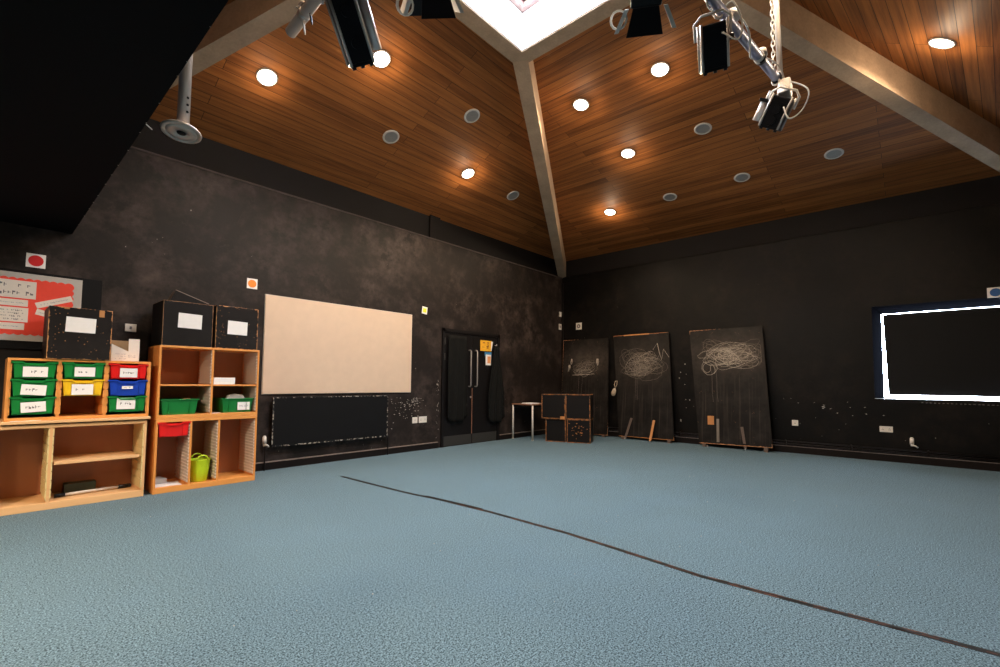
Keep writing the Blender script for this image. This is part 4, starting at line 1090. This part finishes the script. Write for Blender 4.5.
def xf(T, E, spin=0.0):
    z = (Vector(T) - Vector(E)).normalized(); y = Vector((T[0], T[1], 2.0)); y = (y - z * y.dot(z)).normalized(); x = y.cross(z)
    M_ = Matrix((x, y, z)).transposed().to_4x4() @ Matrix.Rotation(spin, 4, 'Z'); M_.translation = Vector(T); return M_
# lantern in local frame: origin at the back of the housing, beam along -Z, length ln
def lantern(name, T, E, w_, d_, spin, label, style, clamp, sd=1):
    M_ = xf(T, E, spin); ln = (Vector(E) - Vector(T)).length
    t = empty(name, (0, 0, 0), label, 'stage light'); t.matrix_world = M_; t.matrix_basis = M_
    def B(nm, mb, mat): return mb.build(nm, mat, t)
    hw, hd = w_ / 2, d_ / 2
    m = MB(); m.box(-hw, hw, -hd, hd, -ln * .98, -.02, .010)
    for i in range(5):
        z = -.05 - i * .02; m.box(-hw - .004, hw + .004, -hd - .004, hd + .004, z - .006, z)
    B('lamp_housing', m, MT['lampblack'])
    m = MB()
    for sx in (-1, 1):
        for sy in (-1, 1):
            m.cyl((sx * (hw + .001), sy * (hd + .001), -ln), (sx * (hw + .001), sy * (hd + .001), -.01), .008, seg=8)
    if style == 'silverside':
        for i in range(4): m.box(min(sd * (hw + .002), sd * (hw + .016)), max(sd * (hw + .002), sd * (hw + .016)), -hd + .012 + i * d_ / 4.2, -hd + .032 + i * d_ / 4.2, -ln * .95, -.04, .002)
    B('edge_rails', m, MT['lampgrey'])
    if style == 'silverside':
        q_ = sd * (hw + .048); m = MB(); m.cyl((q_, 0, -ln * .90), (q_, 0, -ln * .28), .030, seg=20); m.box(q_ - .036, q_ + .036, -.045, .045, -ln * .34, -ln * .24, .004, mi=1); m.cyl((q_, .03, -ln * .24), (q_, .03, 0), .016, seg=12)
        m.build('silver_barrel', [MT['silver'], MT['lampblack']], t)
        for z in (.46, .78):
            m = MB(); m.cyl((.0, -hd - .014, -ln * z), (0, -hd + .0, -ln * z), .026, seg=20); B('focus_knob', m, MT['lampblack'])
    else:
        m = MB(); m.cyl((hw + .005, 0, -ln * .42), (hw + .045, 0, -ln * .42), .018, seg=14); B('focus_knob', m, MT['lampblack'])
    m = MB()
    for sx in (-1, 0, 1): m.cyl((sx * hw * .8, -hd * .7, -ln - .018), (sx * hw * .8, -hd * .7, -ln), .012, seg=10)
    m.box(-hw - .003, hw + .003, -hd - .003, hd + .003, -ln - .006, -ln + .012, .002); B('filter_frame', m, MT['lampblack'])
    m = MB(); m.cyl((0, 0, -ln - .008), (0, 0, -ln - .004), min(hw, hd) * .8, seg=24); B('lens', m, MT['glass'])
    inv = M_.inverted(); c = inv @ Vector(clamp)
    m = MB(); k = hw + .03
    pts = [Vector((-k, 0, -ln * .35)), Vector((-k, 0, -.0)), Vector((-k * .6, 0, .035)), Vector((k * .6, 0, .035)), Vector((k, 0, 0)), Vector((k, 0, -ln * .35))]
    m.tube(pts, .008, 8); m.tube([Vector((0, 0, .035)), Vector((0, 0, .035)).lerp(c, .5), c], .010, 8); B('yoke', m, MT['lampwhite'])
    m = MB(); m.tube([c + Vector((.03 * math.cos(a), .03 * math.sin(a) * .4, .045 * math.sin(a))) for a in [i * .5 for i in range(12)]], .007, 6); B('hook_clamp', m, MT['lampwhite'])
    m = MB(); pts = [Vector((hw * .6, -hd - .01, -.08)), Vector((hw + .05, -hd - .03, -.14)), Vector((hw + .09, -.02, -.06)), Vector((hw + .05, .01, .06)), c + Vector((.03, 0, 0))]
    sm = []
    for i in range(len(pts) - 1):
        p0 = pts[max(i - 1, 0)]; p1_ = pts[i]; p2_ = pts[i + 1]; p3_ = pts[min(i + 2, len(pts) - 1)]
        for j in range(6):
            s = j / 6; sm.append(.5 * ((2 * p1_) + (p2_ - p0) * s + (2 * p0 - 5 * p1_ + 4 * p2_ - p3_) * s * s + (3 * p1_ - p0 - 3 * p2_ + p3_) * s ** 3))
    m.tube(sm, .005, 6); B('power_cable', m, MT['rope'])
    return t
lantern('profile_spotlight', (1.08, 2.148, 3.261), (1.359, 2.281, 2.937), .125, .13, math.radians(8), 'long black profile spotlight with silver barrel beside the left downlight', 'silverside', (1.215, 2.10, 3.45))
lantern('profile_spotlight', (2.892, .864, 3.376), (3.039, .902, 3.153), .145, .12, math.radians(10), 'upright black spotlight hanging straight down from the right bar', 'plain', (2.93, .838, 3.45))
t3 = lantern('profile_spotlight', (3.81, .641, 3.256), (3.881, .763, 3.077), .130, .12, math.radians(-12), 'small tilted black and silver spotlight at the end of the right bar', 'silverside', (3.90, .71, 3.45), -1)
L4T, L4E, L5T, L5E = (2.351, 1.03, 3.41), (2.437, 1.082, 3.292), (1.499, 1.877, 3.413), (1.563, 1.934, 3.32)
m = MB(); m.box(3.84, 3.94, .62, .70, 3.27, 3.40, .01, rot=Matrix.Rotation(.3, 3, 'Y')); one('dimmer_box', m, MT['lampwhite'], (3.89, .66, 3.3), 'white metal box at the end of the right lighting bar', 'box')
# barn-door fresnel at the top of the picture
def fresnel(T, E, label, clamp, spin):
    M_ = xf(T, E, spin); t = empty('fresnel_lamp', (0, 0, 0), label, 'stage light'); t.matrix_basis = M_; ln = (Vector(E) - Vector(T)).length
    m = MB(); m.box(-.085, .085, -.085, .085, -ln, -.02, .012); m.build('lamp_housing', MT['lampblack'], t)
    m = MB(); m.cyl((0, 0, -ln - .005), (0, 0, -ln), .07, seg=24); m.build('lens', MT['glass'], t)
    for k in range(4):
        R_ = Matrix.Rotation(k * math.pi / 2, 4, 'Z')
        P = [(-.07, -.09, -ln), (.07, -.09, -ln), (.10, -.12, -ln - .13), (-.10, -.12, -ln - .13)]
        if k % 2: P = [(-.05, -.095, -ln), (.05, -.095, -ln), (.03, -.15, -ln - .11), (-.06, -.15, -ln - .11)]
        m = MB(); m.prism([R_ @ Vector(p) for p in P], R_ @ Vector((0, -.022 if k % 2 else -.002, 0))); m.build('barn_door', MT['lampwhite'] if k % 2 else MT['lampblack'], t)
    inv = M_.inverted(); c = inv @ Vector(clamp)
    m = MB(); m.tube([(-.11, 0, -.10), (-.11, 0, .02), (.11, 0, .02), (.11, 0, -.10)], .008, 8); m.tube([(0, 0, .02), c], .009, 8); m.build('yoke', MT['lampwhite'], t)
    m = MB(); m.tube([(-.15 + .045 * math.cos(a), .01 * math.sin(a * .5), -.20 + .045 * math.sin(a)) for a in [i * .45 for i in range(28)]], .006, 6); m.build('power_cable', MT['rope'], t)
    return t
fresnel(L4T, L4E, 'black barn-door lamp with white side flaps at the top of the right bar', (2.33, bary(2.33), BZ), 0)
fresnel(L5T, L5E, 'black barn-door lamp just showing at the top left of the skylight', (1.21, 1.9, BZ), .3)

# steel pole with a disc
t = empty('ceiling_pole', (.83, 3.68, 2.85), 'silver steel pole with a round plate hanging beside the low black ceiling', 'pole'); L = t.location
pz = 4.9
m = MB(); m.cyl((.862, 3.70, 2.86), (.862, 3.70, 5.22), .037, seg=28)
for z in (2.98, 3.03, 3.08): m.cyl((.862 + .012, 3.70 - .040, z), (.862 + .012, 3.70 - .030, z), .008, seg=10, mi=1)
m.build('pole_tube', [MT['steel'], MT['blackboard']], t, L)
Mx = Matrix.Translation((.858, 3.715, 2.852)) @ Matrix.Rotation(math.radians(-7), 4, 'X') @ Matrix.Rotation(math.radians(5), 4, 'Y')
m = MB(); m.lathe([(.0, -.004), (.028, -.004), (.030, -.010), (.088, -.010), (.090, -.006), (.096, -.006), (.098, -.012), (.118, -.008), (.120, .002), (.110, .012), (.03, .014), (0, .014)], 40, 0, Mx)
m.build('round_plate', MT['lampgrey'], t, L)
m = MB(); m.lathe([(0, -.012), (.026, -.0115), (.027, -.0045), (0, -.0045)], 24, 0, Mx); m.build('centre_recess', MT['blackboard'], t, L)
# thin twig-like wire ends by the pole
m = MB(); m.tube([(.62, 3.95, 2.95), (.66, 3.9, 2.93), (.72, 3.85, 2.86)], .004, 5); m.tube([(.60, 4.2, 2.95), (.64, 4.1, 2.90), (.66, 4.05, 2.92)], .004, 5)
m.tube([(.578, 3.95, 2.95), (.62, 3.95, 2.95)], .004, 5); m.tube([(.578, 4.2, 2.95), (.60, 4.2, 2.95)], .004, 5)
one('loose_wire', m, MT['rope'], (.63, 4.0, 2.95), 'loose white wire ends sticking out beside the steel pole', 'wire')
